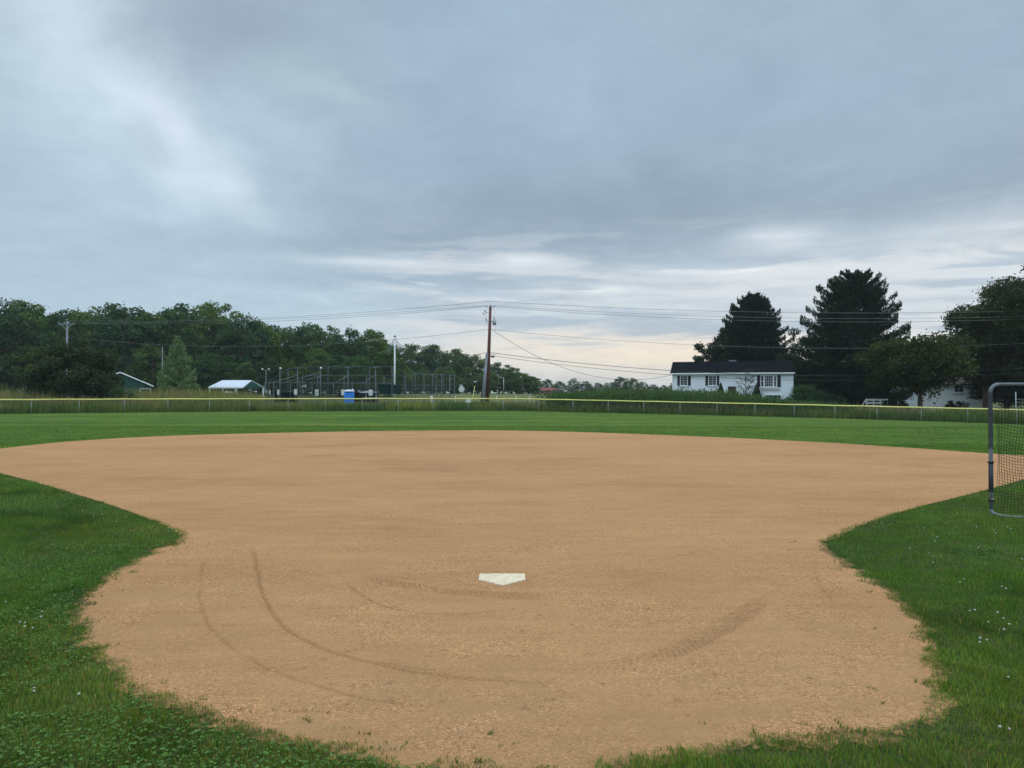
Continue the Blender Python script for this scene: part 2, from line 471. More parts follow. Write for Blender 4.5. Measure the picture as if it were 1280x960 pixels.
    blob(905, 338, .12, .007, -.04, L(236, 238, 238), .95, .012)
    blob(1160, 322, .16, .009, .03, L(226, 227, 226), .7, .014)
    blob(640, 378, .16, .006, -.02, L(222, 225, 226), .8, .010)
    blob(560, 405, .14, .010, 0, L(222, 222, 222), .7, .014)
    blob(840, 440, .26, .028, 0, L(250, 232, 208), .9, .02)
    blob(720, 428, .14, .014, .03, L(242, 228, 212), .7, .02)
    blob(1180, 372, .05, .004, 0, L(196, 200, 210), .6, .01)
    # long flat stratus streaks above the horizon
    sc = nt.n('ShaderNodeCombineXYZ')
    nt.put(sc.inputs[0], nt.m('MULTIPLY', x, 2.4)); nt.put(sc.inputs[1], nt.m('MULTIPLY', y, 2.4)); nt.put(sc.inputs[2], nt.m('MULTIPLY', z, 24.0))
    s1 = nt.noise(sc.outputs[0], 1.5, 6, .58, .3)
    band = nt.m('MULTIPLY', nt.smooth(.035, .075, z), nt.smooth(.24, .13, z))
    band = nt.m('MULTIPLY', band, nt.smooth(-.26, -.08, x))
    base = nt.mix(nt.m('MULTIPLY', band, nt.m('MULTIPLY', nt.smooth(.50, .62, s1), .75)), base, L(222, 224, 226))
    base = nt.mix(nt.m('MULTIPLY', band, nt.m('MULTIPLY', nt.smooth(.49, .38, s1), .75)), base, L(168, 183, 197))
    # overcast gets brighter towards the zenith; unseen sky behind camera raised to light the ground
    up = nt.m('MULTIPLY_ADD', nt.smooth(.5, .85, z), 1.40, 1.0)
    bk = nt.m('MULTIPLY_ADD', nt.m('MULTIPLY', nt.smooth(-.1, -.7, y), nt.smooth(0, .2, z)), .9, 1.0)
    n3 = nt.noise(cp, 6.0, 8, .62, .6)
    base = nt.mix(1.0, base, nt.ramp(n3, [(.32, (.955, .958, .962)), (.5, (1, 1, 1)), (.68, (1.05, 1.045, 1.04))]), 'MULTIPLY')
    base = nt.mix(1.0, base, (1.03, 1.06, 1.085), 'MULTIPLY')
    base = nt.vm('SCALE', base, scale=nt.m('MULTIPLY', nt.m('MULTIPLY', up, bk), 10.0))
    thin = nt.mix(.93, sky.outputs[0], base)
    nt.put(bg.inputs[0], thin); bg.inputs[1].default_value = .1
    nt.l.new(bg.outputs[0], out.inputs[0])
build_world()

sd = bpy.data.lights.new('sun', 'SUN'); so = bpy.data.objects.new('sun', sd); COL.objects.link(so)
sd.energy = 1.0; sd.angle = math.radians(22); sd.color = (1, .95, .87)
sdir = Vector((math.sin(SUN_AZ) * math.cos(SUN_EL), math.cos(SUN_AZ) * math.cos(SUN_EL), math.sin(SUN_EL)))
so.rotation_euler = sdir.to_track_quat('Z', 'Y').to_euler()

scene.view_settings.view_transform = 'Standard'; scene.view_settings.look = 'None'
scene.view_settings.gamma = 1; scene.view_settings.exposure = 0
scene.render.engine = 'CYCLES'
scene.cycles.max_bounces = 6; scene.cycles.diffuse_bounces = 3; scene.cycles.transparent_max_bounces = 16
scene.cycles.use_denoising = True

# ------------------------------------------------------------------ infield outline
arc_px = [(0, 561.5), (50, 555.5), (100, 551), (200, 545.3), (320, 542), (450, 539.3), (560, 538.3), (640, 538.2), (740, 540.8), (890, 546.5), (1040, 554), (1140, 560.5), (1235, 567.5)]
near_px = [(1235, 612), (1150, 633), (1100, 646), (1060, 660), (1030, 675), (1020, 684), (1035, 695), (1078, 722), (1118, 752), (1150, 795), (1168, 850),
           (1166, 880), (1130, 905), (1060, 916), (1000, 922), (930, 926), (870, 935), (800, 948), (740, 957), (640, 962), (550, 953), (480, 940), (420, 928), (350, 915), (300, 905),
           (240, 890), (185, 862), (140, 822), (113, 788), (108, 762), (120, 742), (158, 714), (200, 691), (247, 671), (200, 651), (120, 625), (60, 607), (0, 592)]
poly = [ground_at(*p) for p in arc_px]
poly += [(15.3, 19.6), (15.0, 19.9), (13.6, 18.6)]
poly += [ground_at(*p) for p in near_px]
poly += [(-15.2, 20.7), (-15.9, 22.0)]
poly = np.array(poly)
# Chaikin smoothing, keeping the two grass corners fairly sharp
def chaikin(p, it=2):
    for _ in range(it):
        q = np.roll(p, -1, 0)
        p = np.stack([p * .75 + q * .25, p * .25 + q * .75], 1).reshape(-1, 2)
    return p
poly = chaikin(poly, 2)

def sdist(x, y, P=poly):
    """signed distance, negative inside the clay"""
    x = np.asarray(x, float).ravel(); y = np.asarray(y, float).ravel()
    out = np.empty(len(x)); A = P; B = np.roll(P, -1, 0)
    for s in range(0, len(x), 20000):
        px = x[s:s + 20000, None]; py = y[s:s + 20000, None]
        dx = B[:, 0] - A[:, 0]; dy = B[:, 1] - A[:, 1]
        t = np.clip(((px - A[:, 0]) * dx + (py - A[:, 1]) * dy) / (dx * dx + dy * dy + 1e-12), 0, 1)
        d = np.sqrt(((px - A[:, 0] - t * dx) ** 2 + (py - A[:, 1] - t * dy) ** 2).min(1))
        c = ((A[:, 1] > py) != (B[:, 1] > py)) & (px < dx * (py - A[:, 1]) / (dy + 1e-12) + A[:, 0])
        ins = (c.sum(1) % 2) == 1
        out[s:s + 20000] = np.where(ins, -d, d)
    return out

def turf_edge(x, y, sd):
    nf = 1 - ss(8, 12, y)
    e = sd + nf * (.07 * (fbm(x * 1.9, y * 1.9, 50) - .5) * 2 + .10 * (fbm(x * 6, y * 6, 51, 3) - .5) * 2 + .05 * (fbm(x * 22, y * 22, 52, 2) - .5) * 2)
    wear = np.exp(-(((x - 2.35) / 1.0) ** 2 + ((y - 4.15) / .5) ** 2)) * (x > 0) * ss(.46, .54, fbm(x * 3.4, y * 3.4, 55))
    return e - .03 * wear

# ------------------------------------------------------------------ ground sheet
def axis(fine_lo, fine_hi, step, lo, hi, g=1.25):
    a = list(np.arange(fine_lo, fine_hi + 1e-6, step))
    s = step
    while a[-1] < hi: s *= g; a.append(a[-1] + s)
    s = step
    while a[0] > lo: s *= g; a.insert(0, a[0] - s)
    return np.array(a)
gx = axis(-70, 70, 1.0, -1300, 1300); gy = axis(0, 175, 1.0, -150, 2200)
X, Y = np.meshgrid(gx, gy); Z = terrain(X, Y)
V = np.stack([X.ravel(), Y.ravel(), Z.ravel()], 1)
ny, nx = X.shape
i = (np.arange(ny - 1)[:, None] * nx + np.arange(nx - 1)[None, :]).ravel()
tag(bulk('ground', V, np.stack([i, i + 1, i + nx + 1, i + nx], 1), M['turf'], smooth=True), kind='structure')

# ------------------------------------------------------------------ clay infield with wheel tracks
def pl(pts): return np.array([ground_at(*p) for p in pts])
def smooth_line(p, it=2):
    for _ in range(it):
        q = np.stack([p[:-1] * .75 + p[1:] * .25, p[:-1] * .25 + p[1:] * .75], 1).reshape(-1, 2)
        p = np.concatenate([p[:1], q, p[-1:]])
    return p
tracks = [  # pixels, half width m, depth m, darkness
    ([(316, 682), (321, 715), (329, 752), (350, 785), (385, 807), (440, 826), (500, 840), (560, 850), (640, 856), (720, 858), (765, 853)], .015, .011, .55),
    ([(404, 818), (470, 830), (540, 842), (600, 850)], .02, .006, .5),
    ([(256, 692), (249, 735), (252, 772), (270, 798), (310, 827), (360, 850), (440, 874), (520, 886), (610, 892)], .013, .006, .5),
    ([(740, 888), (840, 882), (920, 876), (1010, 872)], .014, .006, .45),
    ([(548, 842), (640, 842), (700, 838)], .015, .006, .5),
    ([(430, 717), (480, 722), (555, 729)], .02, .008, .7),
    ([(428, 718), (436, 736), (468, 757), (510, 768), (570, 771), (625, 766), (670, 758)], .014, .007, .6),
    ([(575, 769), (610, 768), (655, 762)], .022, .009, .7),
    ([(655, 762), (700, 753), (726, 745)], .012, .005, .4),
    ([(690, 734), (720, 736), (752, 739)], .016, .008, .7),
    ([(497, 688), (545, 691), (592, 694)], .02, .006, .6),
    ([(655, 698), (700, 700), (740, 701)], .018, .006, .5),
    ([(765, 703), (820, 702), (860, 695), (888, 684)], .02, .006, .5),
    ([(795, 683), (850, 684), (886, 686)], .018, .006, .5),
    ([(868, 657), (905, 663)], .02, .006, .5),
    ([(660, 672), (760, 671), (830, 678)], .016, .005, .4),
    ([(676, 807), (705, 812), (738, 815)], .03, .006, .6),
    ([(700, 858), (800, 852), (900, 846), (1000, 838)], .012, .005, .4),
    ([(600, 644), (700, 645), (760, 650)], .02, .005, .35),
    ([(520, 568), (600, 571), (700, 566)], .05, .006, .3),
    ([(420, 574), (500, 580), (560, 577)], .05, .006, .35),
    ([(360, 584), (440, 588), (520, 590), (590, 586)], .04, .006, .3),
    ([(560, 640), (640, 646), (740, 652)], .02, .004, .3),
    ([(420, 702), (520, 706), (560, 712)], .012, .004, .3),
    ([(940, 757), (975, 735)], .025, .008, .8),
    ([(1010, 700), (1030, 745), (1070, 790)], .03, .004, .25),
]
bands = [  # tyre tread bands: pixels, half width, strength
    ([(690, 842), (760, 838), (820, 824), (870, 805), (915, 779), (960, 748)], .10, 1.0),
    ([(440, 722), (500, 733), (560, 741), (640, 748), (700, 748)], .10, 1.0),
    ([(820, 752), (900, 745), (960, 715)], .09, .35),
    ([(990, 700), (1040, 740), (1075, 770)], .12, .3),
]
NR, NC = 800, 1000
yy = 3.25 * (36.0 / 3.25) ** (np.arange(NR) / (NR - 1))
hw = 6.2 + np.clip(yy - 8.5, 0, 11)
uu = np.linspace(-1, 1, NC)
X = uu[None, :] * hw[:, None]; Y = np.repeat(yy[:, None], NC, 1)
xf, yf = X.ravel(), Y.ravel()
near = yf < 17
Hh = .010 * (fbm(xf * .6, yf * .6, 3) - .5) + .006 * (fbm(xf * 3, yf * 3, 5) - .5) + .004 * (fbm(xf * 14, yf * 14, 8, 3) - .5)
Hh = Hh + .010
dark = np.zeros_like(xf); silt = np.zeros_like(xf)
def line_dist(P, idx):
    A = P[:-1]; D = P[1:] - A; L = np.sqrt((D ** 2).sum(1)); cum = np.concatenate([[0], np.cumsum(L)])[:-1]
    x = xf[idx][:, None]; y = yf[idx][:, None]
    t = np.clip(((x - A[:, 0]) * D[:, 0] + (y - A[:, 1]) * D[:, 1]) / (L ** 2), 0, 1)
    ex = x - A[:, 0] - t * D[:, 0]; ey = y - A[:, 1] - t * D[:, 1]
    d2 = ex ** 2 + ey ** 2; k = d2.argmin(1); r = np.arange(len(k))
    sgn = np.sign(D[k, 0] * ey[r, k] - D[k, 1] * ex[r, k])
    return np.sqrt(d2[r, k]) * sgn, (cum[k] + t[r, k] * L[k]), L.sum()
def bbox_idx(P, m):
    return np.nonzero((xf > P[:, 0].min() - m) & (xf < P[:, 0].max() + m) & (yf > P[:, 1].min() - m) & (yf < P[:, 1].max() + m))[0]
_r = random.Random(21)
for _ in range(46):
    a_ = _r.uniform(0, math.pi) + math.pi; rad = _r.uniform(18, 250); cx_, cy_ = 627 + rad * math.cos(a_) * 1.25, 728 - rad * math.sin(a_) * .42 * _r.choice([1, 1, -.35])
    L0 = _r.uniform(12, 70); sl0 = _r.uniform(-.12, .12) + .25 * math.cos(a_)
    tracks.append(([(cx_ - L0, cy_ + sl0 * L0), (cx_, cy_ + _r.uniform(-2, 2)), (cx_ + L0, cy_ - sl0 * L0)], _r.uniform(.012, .035), _r.uniform(.002, .006), _r.uniform(.12, .4)))
for pts, w, dep, dk in tracks:
    w = w * .72; dk = dk * .85
    P = smooth_line(pl(pts)); idx = bbox_idx(P, .2)
    if not len(idx): continue
    d, s, T = line_dist(P, idx); d = d + .012 * (fbm(s * 4, s * 0 + w * 99, 4) - .5) * 2
    brk = ss(.05, .42, fbm(s * 3.0, s * 0, int(w * 1000 + dep * 5000))) * ss(0, .7, s) * ss(0, .7, T - s)
    core = np.exp(-(d / w) ** 2); rim = np.exp(-((np.abs(d) - w * 2) / (w * .9)) ** 2)
    Hh[idx] += 1.2 * (-dep * core + dep * .55 * rim) * brk * (.7 + .6 * fbm(xf[idx] * 30, yf[idx] * 30, 2, 2))
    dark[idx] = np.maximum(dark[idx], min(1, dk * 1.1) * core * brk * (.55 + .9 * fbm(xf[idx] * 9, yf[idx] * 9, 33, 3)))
for pts, w, st in bands:
    P = smooth_line(pl(pts)); idx = bbox_idx(P, .3)
    d, s, T = line_dist(P, idx)
    env = ss(w * 1.15, w * .8, np.abs(d)) * ss(0, .3, s) * ss(0, .3, T - s) * (.35 + .65 * ss(.3, .55, fbm(xf[idx] * 2, yf[idx] * 2, 31)))
    cleat = np.clip(np.sin((s + np.abs(d) * .8) * 2 * math.pi / .055) * 1.6, -1, 1)
    Hh[idx] += .006 * st * env * cleat * (.5 + fbm(xf[idx] * 25, yf[idx] * 25, 6, 2))
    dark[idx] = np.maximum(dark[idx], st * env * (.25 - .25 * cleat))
# scattered clods and scuffs
for _ in range(170):
    px = random.uniform(380, 1120); py = random.uniform(650, 900)
    cx, cy = ground_at(px, py); r = random.uniform(.006, .02)
    idx = np.nonzero((abs(xf - cx) < .07) & (abs(yf - cy) < .07))[0]
    g = np.exp(-(((xf[idx] - cx) ** 2 + (yf[idx] - cy) ** 2) / r ** 2))
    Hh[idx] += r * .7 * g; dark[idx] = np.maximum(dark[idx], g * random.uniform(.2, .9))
for cxp, cyp, rr in ((1100, 800, .75), (1040, 870, .5), (180, 800, .6), (620, 880, .8), (990, 880, .6), (230, 740, .5), (420, 900, .5), (860, 905, .5)):
    cx, cy = ground_at(cxp, cyp)
    silt = np.maximum(silt, np.exp(-(((xf - cx) / rr / 1.5) ** 2 + ((yf - cy) / rr) ** 2)))
sd_ = sdist(xf, yf)
nearf = 1 - ss(8, 12, yf)
edge = turf_edge(xf, yf, sd_)
edgeB = ss(-.01, .09, edge) * nearf
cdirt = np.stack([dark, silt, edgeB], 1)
lip = ss(-.25, .12, sd_)                          # clay feathers down at the turf edge
Hh = Hh + .004 - .012 * lip * (yf < 15)
zz = terrain(xf, yf) + np.maximum(Hh, .0035)
V = np.stack([xf, yf, zz], 1)
i = (np.arange(NR - 1)[:, None] * NC + np.arange(NC - 1)[None, :]).ravel()
Fq = np.stack([i, i + 1, i + NC + 1, i + NC], 1)
keep = (edge[Fq].mean(1) < .02 + .09 * nearf[Fq[:, 0]])
Fq = Fq[keep]
used = np.unique(Fq); remap = np.full(len(V), -1); remap[used] = np.arange(len(used))
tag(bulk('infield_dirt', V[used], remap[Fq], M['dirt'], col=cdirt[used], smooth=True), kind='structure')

# home plate: 17 in pentagon set in the clay
a, b_ = ground_at(599, 720.5), ground_at(656, 720.5)
cx = (a[0] + b_[0]) / 2; yt = a[1]
P5 = [(-.216, 0), (.216, 0), (.216, -.216), (0, -.432), (-.216, -.216)]
mb = MB()
def inset(k): return [(x * k, (y + .2) * k - .2) for x, y in P5]
vs = [(x, y, 0) for x, y in P5] + [(x, y, .020) for x, y in P5] + [(x, y, .026) for x, y in inset(.955)]
fs = [tuple(range(10, 15))[::1]]
for k in range(5):
    k2 = (k + 1) % 5; fs += [(k, k2, k2 + 5, k + 5), (k + 5, k2 + 5, k2 + 10, k + 10)]
mb.add(vs, fs)
o = mb.build('home_plate', M['plate']); o.location = (cx, yt, .004); o.rotation_euler = (0, 0, .015)
tag(o, 'worn cream white home plate set flat in the tan dirt', 'home plate')

# ------------------------------------------------------------------ grass blades (one mass)
def blades(x, y, h, w, col, two=True, lean=.5):
    n = len(x); ang = RNG.uniform(0, 2 * math.pi, n); la = 4 * math.pi * fbm(x * 2.2, y * 2.2, 88, 2) + RNG.normal(0, .9, n)
    le = RNG.uniform(.1, 1, n) * lean * h
    dx, dy = np.cos(ang) * w, np.sin(ang) * w
    lx, ly = np.cos(la) * le, np.sin(la) * le
    z0 = terrain(x, y)
    p0 = np.stack([x - dx, y - dy, z0 - .002], 1); p1 = np.stack([x + dx, y + dy, z0 - .002], 1)
    if two:
        m = np.stack([x + lx * .35, y + ly * .35, z0 + h * .6], 1); o_ = np.stack([dx * .75, dy * .75, dx * 0], 1)
        p2 = m + o_; p3 = m - o_; p4 = np.stack([x + lx, y + ly, z0 + h * RNG.uniform(.75, 1, n)], 1)
        V = np.stack([p0, p1, p2, p3, p4], 1).reshape(-1, 3); b = np.arange(n) * 5
        Fa = np.concatenate([np.stack([b, b + 1, b + 2], 1), np.stack([b, b + 2, b + 3], 1), np.stack([b + 3, b + 2, b + 4], 1)])
        C = np.repeat(col, 5, 0)
    else:
        p2 = np.stack([x + lx, y + ly, z0 + h], 1)
        V = np.stack([p0, p1, p2], 1).reshape(-1, 3); b = np.arange(n) * 3
        Fa = np.stack([b, b + 1, b + 2], 1); C = np.repeat(col, 3, 0)
    return V, Fa, C
def blade_col(x, y, n):
    c1 = np.array([.078, .165, .024]); c2 = np.array([.130, .235, .038]); c3 = np.array([.28, .25, .08]); c0 = np.array([.046, .112, .024])
    t = fbm(x * 1.2, y * 1.2, 60)[:, None]; r = RNG.random((n, 1))
    c = c1 * (1 - r) + c2 * r
    c = c * (1 - ss(.55, .75, t) * .7) + c0 * ss(.55, .75, t) * .7
    dry = RNG.random(n) < (.05 + .16 * ss(.55, .8, fbm(x * .9, y * .9, 66)))
    c[dry] = c3 * RNG.uniform(.6, 1.3, (dry.sum(), 1))
    c = c * (.72 + .56 * fbm(x * .55, y * .8, 63))[:, None] * (.85 + .3 * fbm(x * 5, y * 5, 64, 2))[:, None]
    yl = ss(.52, .70, fbm(x * .35 + 9, y * .55, 65))[:, None]
    c = c * (1 - yl) + c * np.array([1.35, 1.10, 1.0]) * yl
    return c * RNG.uniform(.7, 1.3, (n, 1))
parts = []
zones = [(3.2, 5.2, 12000, .048, .0018, True), (5.2, 7.5, 7500, .047, .0023, True), (7.5, 11, 4000, .046, .0032, False), (11, 17, 1700, .045, .0055, False),
         (17, 26, 600, .042, .009, False), (26, 40, 150, .035, .013, False)]
for y0, y1, den, h, w, two in zones:
    xm = .70 * y1 + 1.3; n = int((y1 - y0) * 2 * xm * den)
    x = RNG.uniform(-xm, xm, n); y = RNG.uniform(y0, y1, n)
    s = sdist(x, y) if y0 < 37 else np.full(n, 9.)
    e = turf_edge(x, y, s)
    prob = ss(-.025, .035, e)
    prob = np.where((y > 36) & (y < 72), 1, prob)
    prob = prob * (.75 + .25 * ss(.3, .5, fbm(x * 4, y * 4, 57)))
    inside = np.sqrt(x ** 2 + (y - 7.2) ** 2) < 69.5
    k = (RNG.random(n) < prob) & inside & (np.abs(x) < .70 * y + 1.3)
    x, y, s = x[k], y[k], s[k]; n = len(x)
    hh = h * RNG.uniform(.45, 1.15, n) * (.55 + .9 * fbm(x * 7, y * 7, 71, 2)) * (.6 + .4 * ss(0, .3, s)) * (.6 + .8 * fbm(x * .8, y * .8, 70))
    if y0 < 17:
        tall = (fbm(x * 1.5, y * 1.5, 77) > .66); hh = np.where(tall, hh * 1.7, hh)
    ww = w * RNG.uniform(.6, 1.3, n)
    parts.append((blades(x, y, hh, ww, blade_col(x, y, n), two)))
# sparse sprigs straying onto the clay
xs, ys = [], []
for _ in range(230):
    k = random.randrange(len(poly)); bx, by = poly[k]
    if by > 9: continue
    bx += random.gauss(0, .16); by += random.gauss(0, .12)
    m_ = random.randint(3, 16); a_ = random.uniform(0, 6.28); Ls = random.uniform(.02, .14)
    t_ = np.random.default_rng(_).uniform(-1, 1, m_)
    xs.append(bx + np.cos(a_) * t_ * Ls); ys.append(by + np.sin(a_) * t_ * Ls * .5)
x = np.concatenate(xs); y = np.concatenate(ys); n = len(x)
Vb, Fb, Cb = blades(x, y, RNG.uniform(.012, .035, n), RNG.uniform(.0015, .003, n), blade_col(x, y, n) * .8, True, 1.6)
Vb[:, 2] += .008; parts.append((Vb, Fb, Cb))
off = 0; VV, FF, CC = [], [], []
for v, f, c in parts:
    VV.append(v); FF.append(f + off); CC.append(c); off += len(v)
tag(bulk('grass', np.concatenate(VV), np.concatenate(FF), M['blade'], col=np.concatenate(CC)), 'short green grass around the dirt infield', 'grass', kind='stuff')

# clover: trefoils and white blossoms in the near turf
def clover():
    V, Fc, C = [], [], []; off = 0
    n = 70000
    x = RNG.uniform(-5.2, 5.6, n); y = 3.2 + 5.5 * RNG.random(n) ** 1.3
    k = (sdist(x, y) > .12) & (fbm(x * 1.6, y * 1.6, 90) > np.where(x < 0, .44, .66)) & (np.abs(x) < .7 * y + .6)
    x, y = x[k], y[k]; n = len(x)
    h = RNG.uniform(.015, .045, n); r = RNG.uniform(.0032, .0065, n); a0 = RNG.uniform(0, 6.28, n)
    base = np.array([.085, .175, .032]) * RNG.uniform(.6, 1.5, (n, 1)) * np.array([1, 1, 1.1])
    for j in range(3):
        a = a0 + j * 2.094
        cx = x + np.cos(a) * r; cy = y + np.sin(a) * r; tilt = RNG.uniform(-.5, .5, (2, n))
        P = []
        for q in range(6):
            b = q * 1.047; ox = np.cos(b) * r; oy = np.sin(b) * r
            P.append(np.stack([cx + ox, cy + oy, h + ox * tilt[0] + oy * tilt[1]], 1))
        V.append(np.stack(P, 1).reshape(-1, 3)); Fc.append(np.arange(n * 6).reshape(-1, 6) + off); C.append(np.repeat(base, 6, 0)); off += n * 6
    o = bulk('clover_patch', np.concatenate(V), np.concatenate(Fc), M['blade'], col=np.concatenate(C))
    tag(o, 'dark green clover leaves spread through the near grass', 'clover', kind='stuff')
    # blossoms
    mb = MB(); rs = random.Random(5)
    spots = [(1165, 680), (1180, 676), (1160, 700), (1172, 706), (1205, 773), (1218, 768), (1228, 782), (1240, 775), (1253, 778), (1262, 790), (1233, 809), (1240, 812),
             (1278, 830), (1265, 856), (1255, 922), (1265, 668), (1240, 672), (1180, 655), (1230, 690), (1270, 705), (1150, 664), (1205, 735), (30, 770), (55, 776), (28, 787),
             (33, 790), (12, 762), (95, 875), (120, 650), (150, 655), (35, 875), (1190, 650), (1215, 662), (1250, 740), (1275, 745), (1140, 688)]
    for px, py in spots:
        for _ in range(rs.randint(1, 2)):
            gx_, gy_ = ground_at(px + rs.uniform(-8, 8), py + rs.uniform(-4, 4)); zc = rs.uniform(.04, .06); r = rs.uniform(.006, .010)
            if sdist([gx_], [gy_])[0] < .05: continue
            vs = []; fs = []
            for a in range(5):
                th = math.pi * a / 4
                for b in range(6): vs.append((gx_ + math.sin(th) * math.cos(b * 1.047) * r, gy_ + math.sin(th) * math.sin(b * 1.047) * r, zc + math.cos(th) * r * .8))
            for a in range(4):
                for b in range(6): fs.append((a * 6 + b, a * 6 + (b + 1) % 6, a * 6 + 6 + (b + 1) % 6, a * 6 + 6 + b))
            mb.add(vs, fs)
    mb.build('blossoms', M['blossom'], o)
clover()

# ------------------------------------------------------------------ outfield fence
PL = (0.0, 7.2)
def fence_r(az):
    return 67.0 + 2.6 * ss(-.1, -.6, az) + 1.8 * ss(.1, .55, az)
def fence_pt(az):
    r = fence_r(az); x = PL[0] + r * math.sin(az); y = PL[1] + r * math.cos(az)
    return Vector((x, y, tz(x, y)))
def az_of_px(px):
    lo, hi = -1.2, 1.2
    for _ in range(40):
        mid = (lo + hi) / 2; p = fence_pt(mid)
        if p.x / p.y < (px - 640) / F: lo = mid
        else: hi = mid
    return lo
FH = 1.16
fence = empty('outfield_fence', fence_pt(0))
tag(fence, 'long chain link outfield fence topped by a bright yellow cap', 'fence')
org = fence.location.copy()
a_ref = az_of_px(585.6); step = 3.38 / 67.5
azs = [a_ref + k * step for k in range(-16, 19)]
proto = None
for a in azs:
    p = fence_pt(a) - org
    if proto is None:
        mb = MB().tube([(0, 0, -.1), (0, 0, FH - .02)], .027, 8); mb.tube([(0, 0, FH - .02), (0, 0, FH + .0)], .03, 8)
        proto = mb.build('post', M['fence_steel'], fence); proto.location = p
    else:
        c = proto.copy(); COL.objects.link(c); c.parent = fence; c.location = p
A0, A1 = azs[0], azs[-1]
N = 180
line = [fence_pt(A0 + (A1 - A0) * k / N) - org for k in range(N + 1)]
mb = MB().tube([p + Vector((0, 0, FH + .015 + .008 * math.sin(k * .9))) for k, p in enumerate(line)], .056, 8)
mb.build('yellow_cap', M['yellow'], fence)
def chainlink(path, h, cell, r, name, mat, parent, h0=.04):
    """diagonal wires along a polyline path of Vectors (local)"""
    seg = [0]
    for k in range(1, len(path)): seg.append(seg[-1] + (path[k] - path[k - 1]).length)
    T = seg[-1]; seg = np.array(seg); PX = np.array([[p.x, p.y, p.z] for p in path])
    def P(s): return np.stack([np.interp(s, seg, PX[:, k]) for k in range(3)], 1)
    s0 = np.arange(-h, T, cell)
    V, Fq = [], []; off = 0
    for dirn in (1, -1):
        lo = s0 if dirn == 1 else s0 + h
        hi = lo + dirn * h
        sA = np.clip(lo, 0, T); sB = np.clip(hi, 0, T)
        ta = (sA - lo) / (hi - lo); tb = (sB - lo) / (hi - lo)
        ok = np.abs(sA - sB) > .01; sA, sB, ta, tb = sA[ok], sB[ok], ta[ok], tb[ok]
        n = len(sA); NS = 3
        for q in range(NS):
            f0, f1 = q / NS, (q + 1) / NS
            for (u0, u1) in ((f0, f1),):
                a = P(sA + (sB - sA) * u0); b = P(sA + (sB - sA) * u1)
                a[:, 2] += h0 + (ta + (tb - ta) * u0) * (h - h0); b[:, 2] += h0 + (ta + (tb - ta) * u1) * (h - h0)
                offs = [np.array([0, r, 0]), np.array([0, -.5 * r, .87 * r * dirn]), np.array([0.0, -.5 * r, -.87 * r * dirn])]
                V.append(np.stack([a + o for o in offs] + [b + o for o in offs], 1).reshape(-1, 3))
                bb = np.arange(n)[:, None] * 6 + off
                Fq.append(np.concatenate([bb + np.array([0, 1, 4, 3]), bb + np.array([1, 2, 5, 4]), bb + np.array([2, 0, 3, 5])]))
                off += n * 6
    return bulk(name, np.concatenate(V), np.concatenate(Fq), mat, parent)
chainlink(line, FH, .10, .0026, 'wire_mesh', M['fence_wire'], fence)
# small white distance marker hung on the fence
p = fence_pt(a_ref)
mb = MB().box((0, 0, 0), (.50, .02, .34)); o = mb.build('distance_marker', M['offwhite']); o.location = (p.x, p.y - .10, p.z + .98)
tag(o, 'small blank white marker panel hung on the outfield fence cap', 'sign')

# ------------------------------------------------------------------ weeds behind the fence, and the maize
def weeds():
    n = 150000
    az = RNG.uniform(A0, A1, n); dr = RNG.random(n) ** 1.3 * 21 + .35
    r = fence_r(az) + dr; x = r * np.sin(az); y = PL[1] + r * np.cos(az)
    pxx = x / y * F + 640
    left = ss(400, 260, pxx); right = ss(985, 1030, pxx)
    mid = (1 - left) * (1 - right)
    cornz = (x > 3.0) & (x < 30.5) & (dr > 1.2) & (dr < 20)
    k = ~(cornz & (RNG.random(n) > .10)) & ~((mid > .5) & (dr > 7)) & ~((right > .5) & (dr > 9))
    k &= (np.hypot(x + 41.5, (y - 76) * 1.0) > 3.4)
    x, y, az, dr, pxx, left, right, mid = [a[k] for a in (x, y, az, dr, pxx, left, right, mid)]; n = len(x)
    nz = fbm(x * .35, y * .5, 101); nz2 = fbm(x * 1.3, y * 1.3, 104)
    h = (.78 + .5 * nz2) * np.where(dr < 1.5, .6 + .3 * dr / 1.5, 1)
    h = h * (1 + left * (.15 + 1.15 * ss(2, 14, dr))) * (1 + right * .25) * np.where(mid > .5, .95, 1)
    h = h * RNG.uniform(.55, 1.15, n)
    w = RNG.uniform(.012, .03, n)
    green = np.array([.085, .15, .035]); ygreen = np.array([.17, .21, .045]); tan = np.array([.36, .27, .13]); pink = np.array([.30, .19, .14]); gold = np.array([.44, .42, .03])
    c = green * np.ones((n, 1)); t = RNG.random(n)
    m1 = ss(.42, .6, nz + (t - .5) * .3)[:, None]; c = c * (1 - m1) + ygreen * m1
    f = fbm(x * .22, y * .3, 108); m2 = (ss(.42, .58, f + (t - .5) * .35) * ss(.4, 2.0, dr))[:, None] * .75
    tn = np.where((fbm(x * .5, y * .5, 111) > .5)[:, None], tan, pink); c = c * (1 - m2) + tn * m2
    gd = (np.abs(pxx - 515) < 32) & (dr > .5) & (dr < 4) & (t < .28); c[gd] = gold
    gl = (left > .5) & (dr > 6) & (t < .45); c[gl] = np.array([.30, .27, .085])
    c = c * RNG.uniform(.6, 1.35, (n, 1))
    V, Fa, C = blades(x, y, h, w, c, True, .35)
    tag(bulk('weeds', V, Fa, M['blade'], col=C), 'tall mixed weeds growing wild behind the outfield fence', 'weeds', kind='stuff')
weeds()

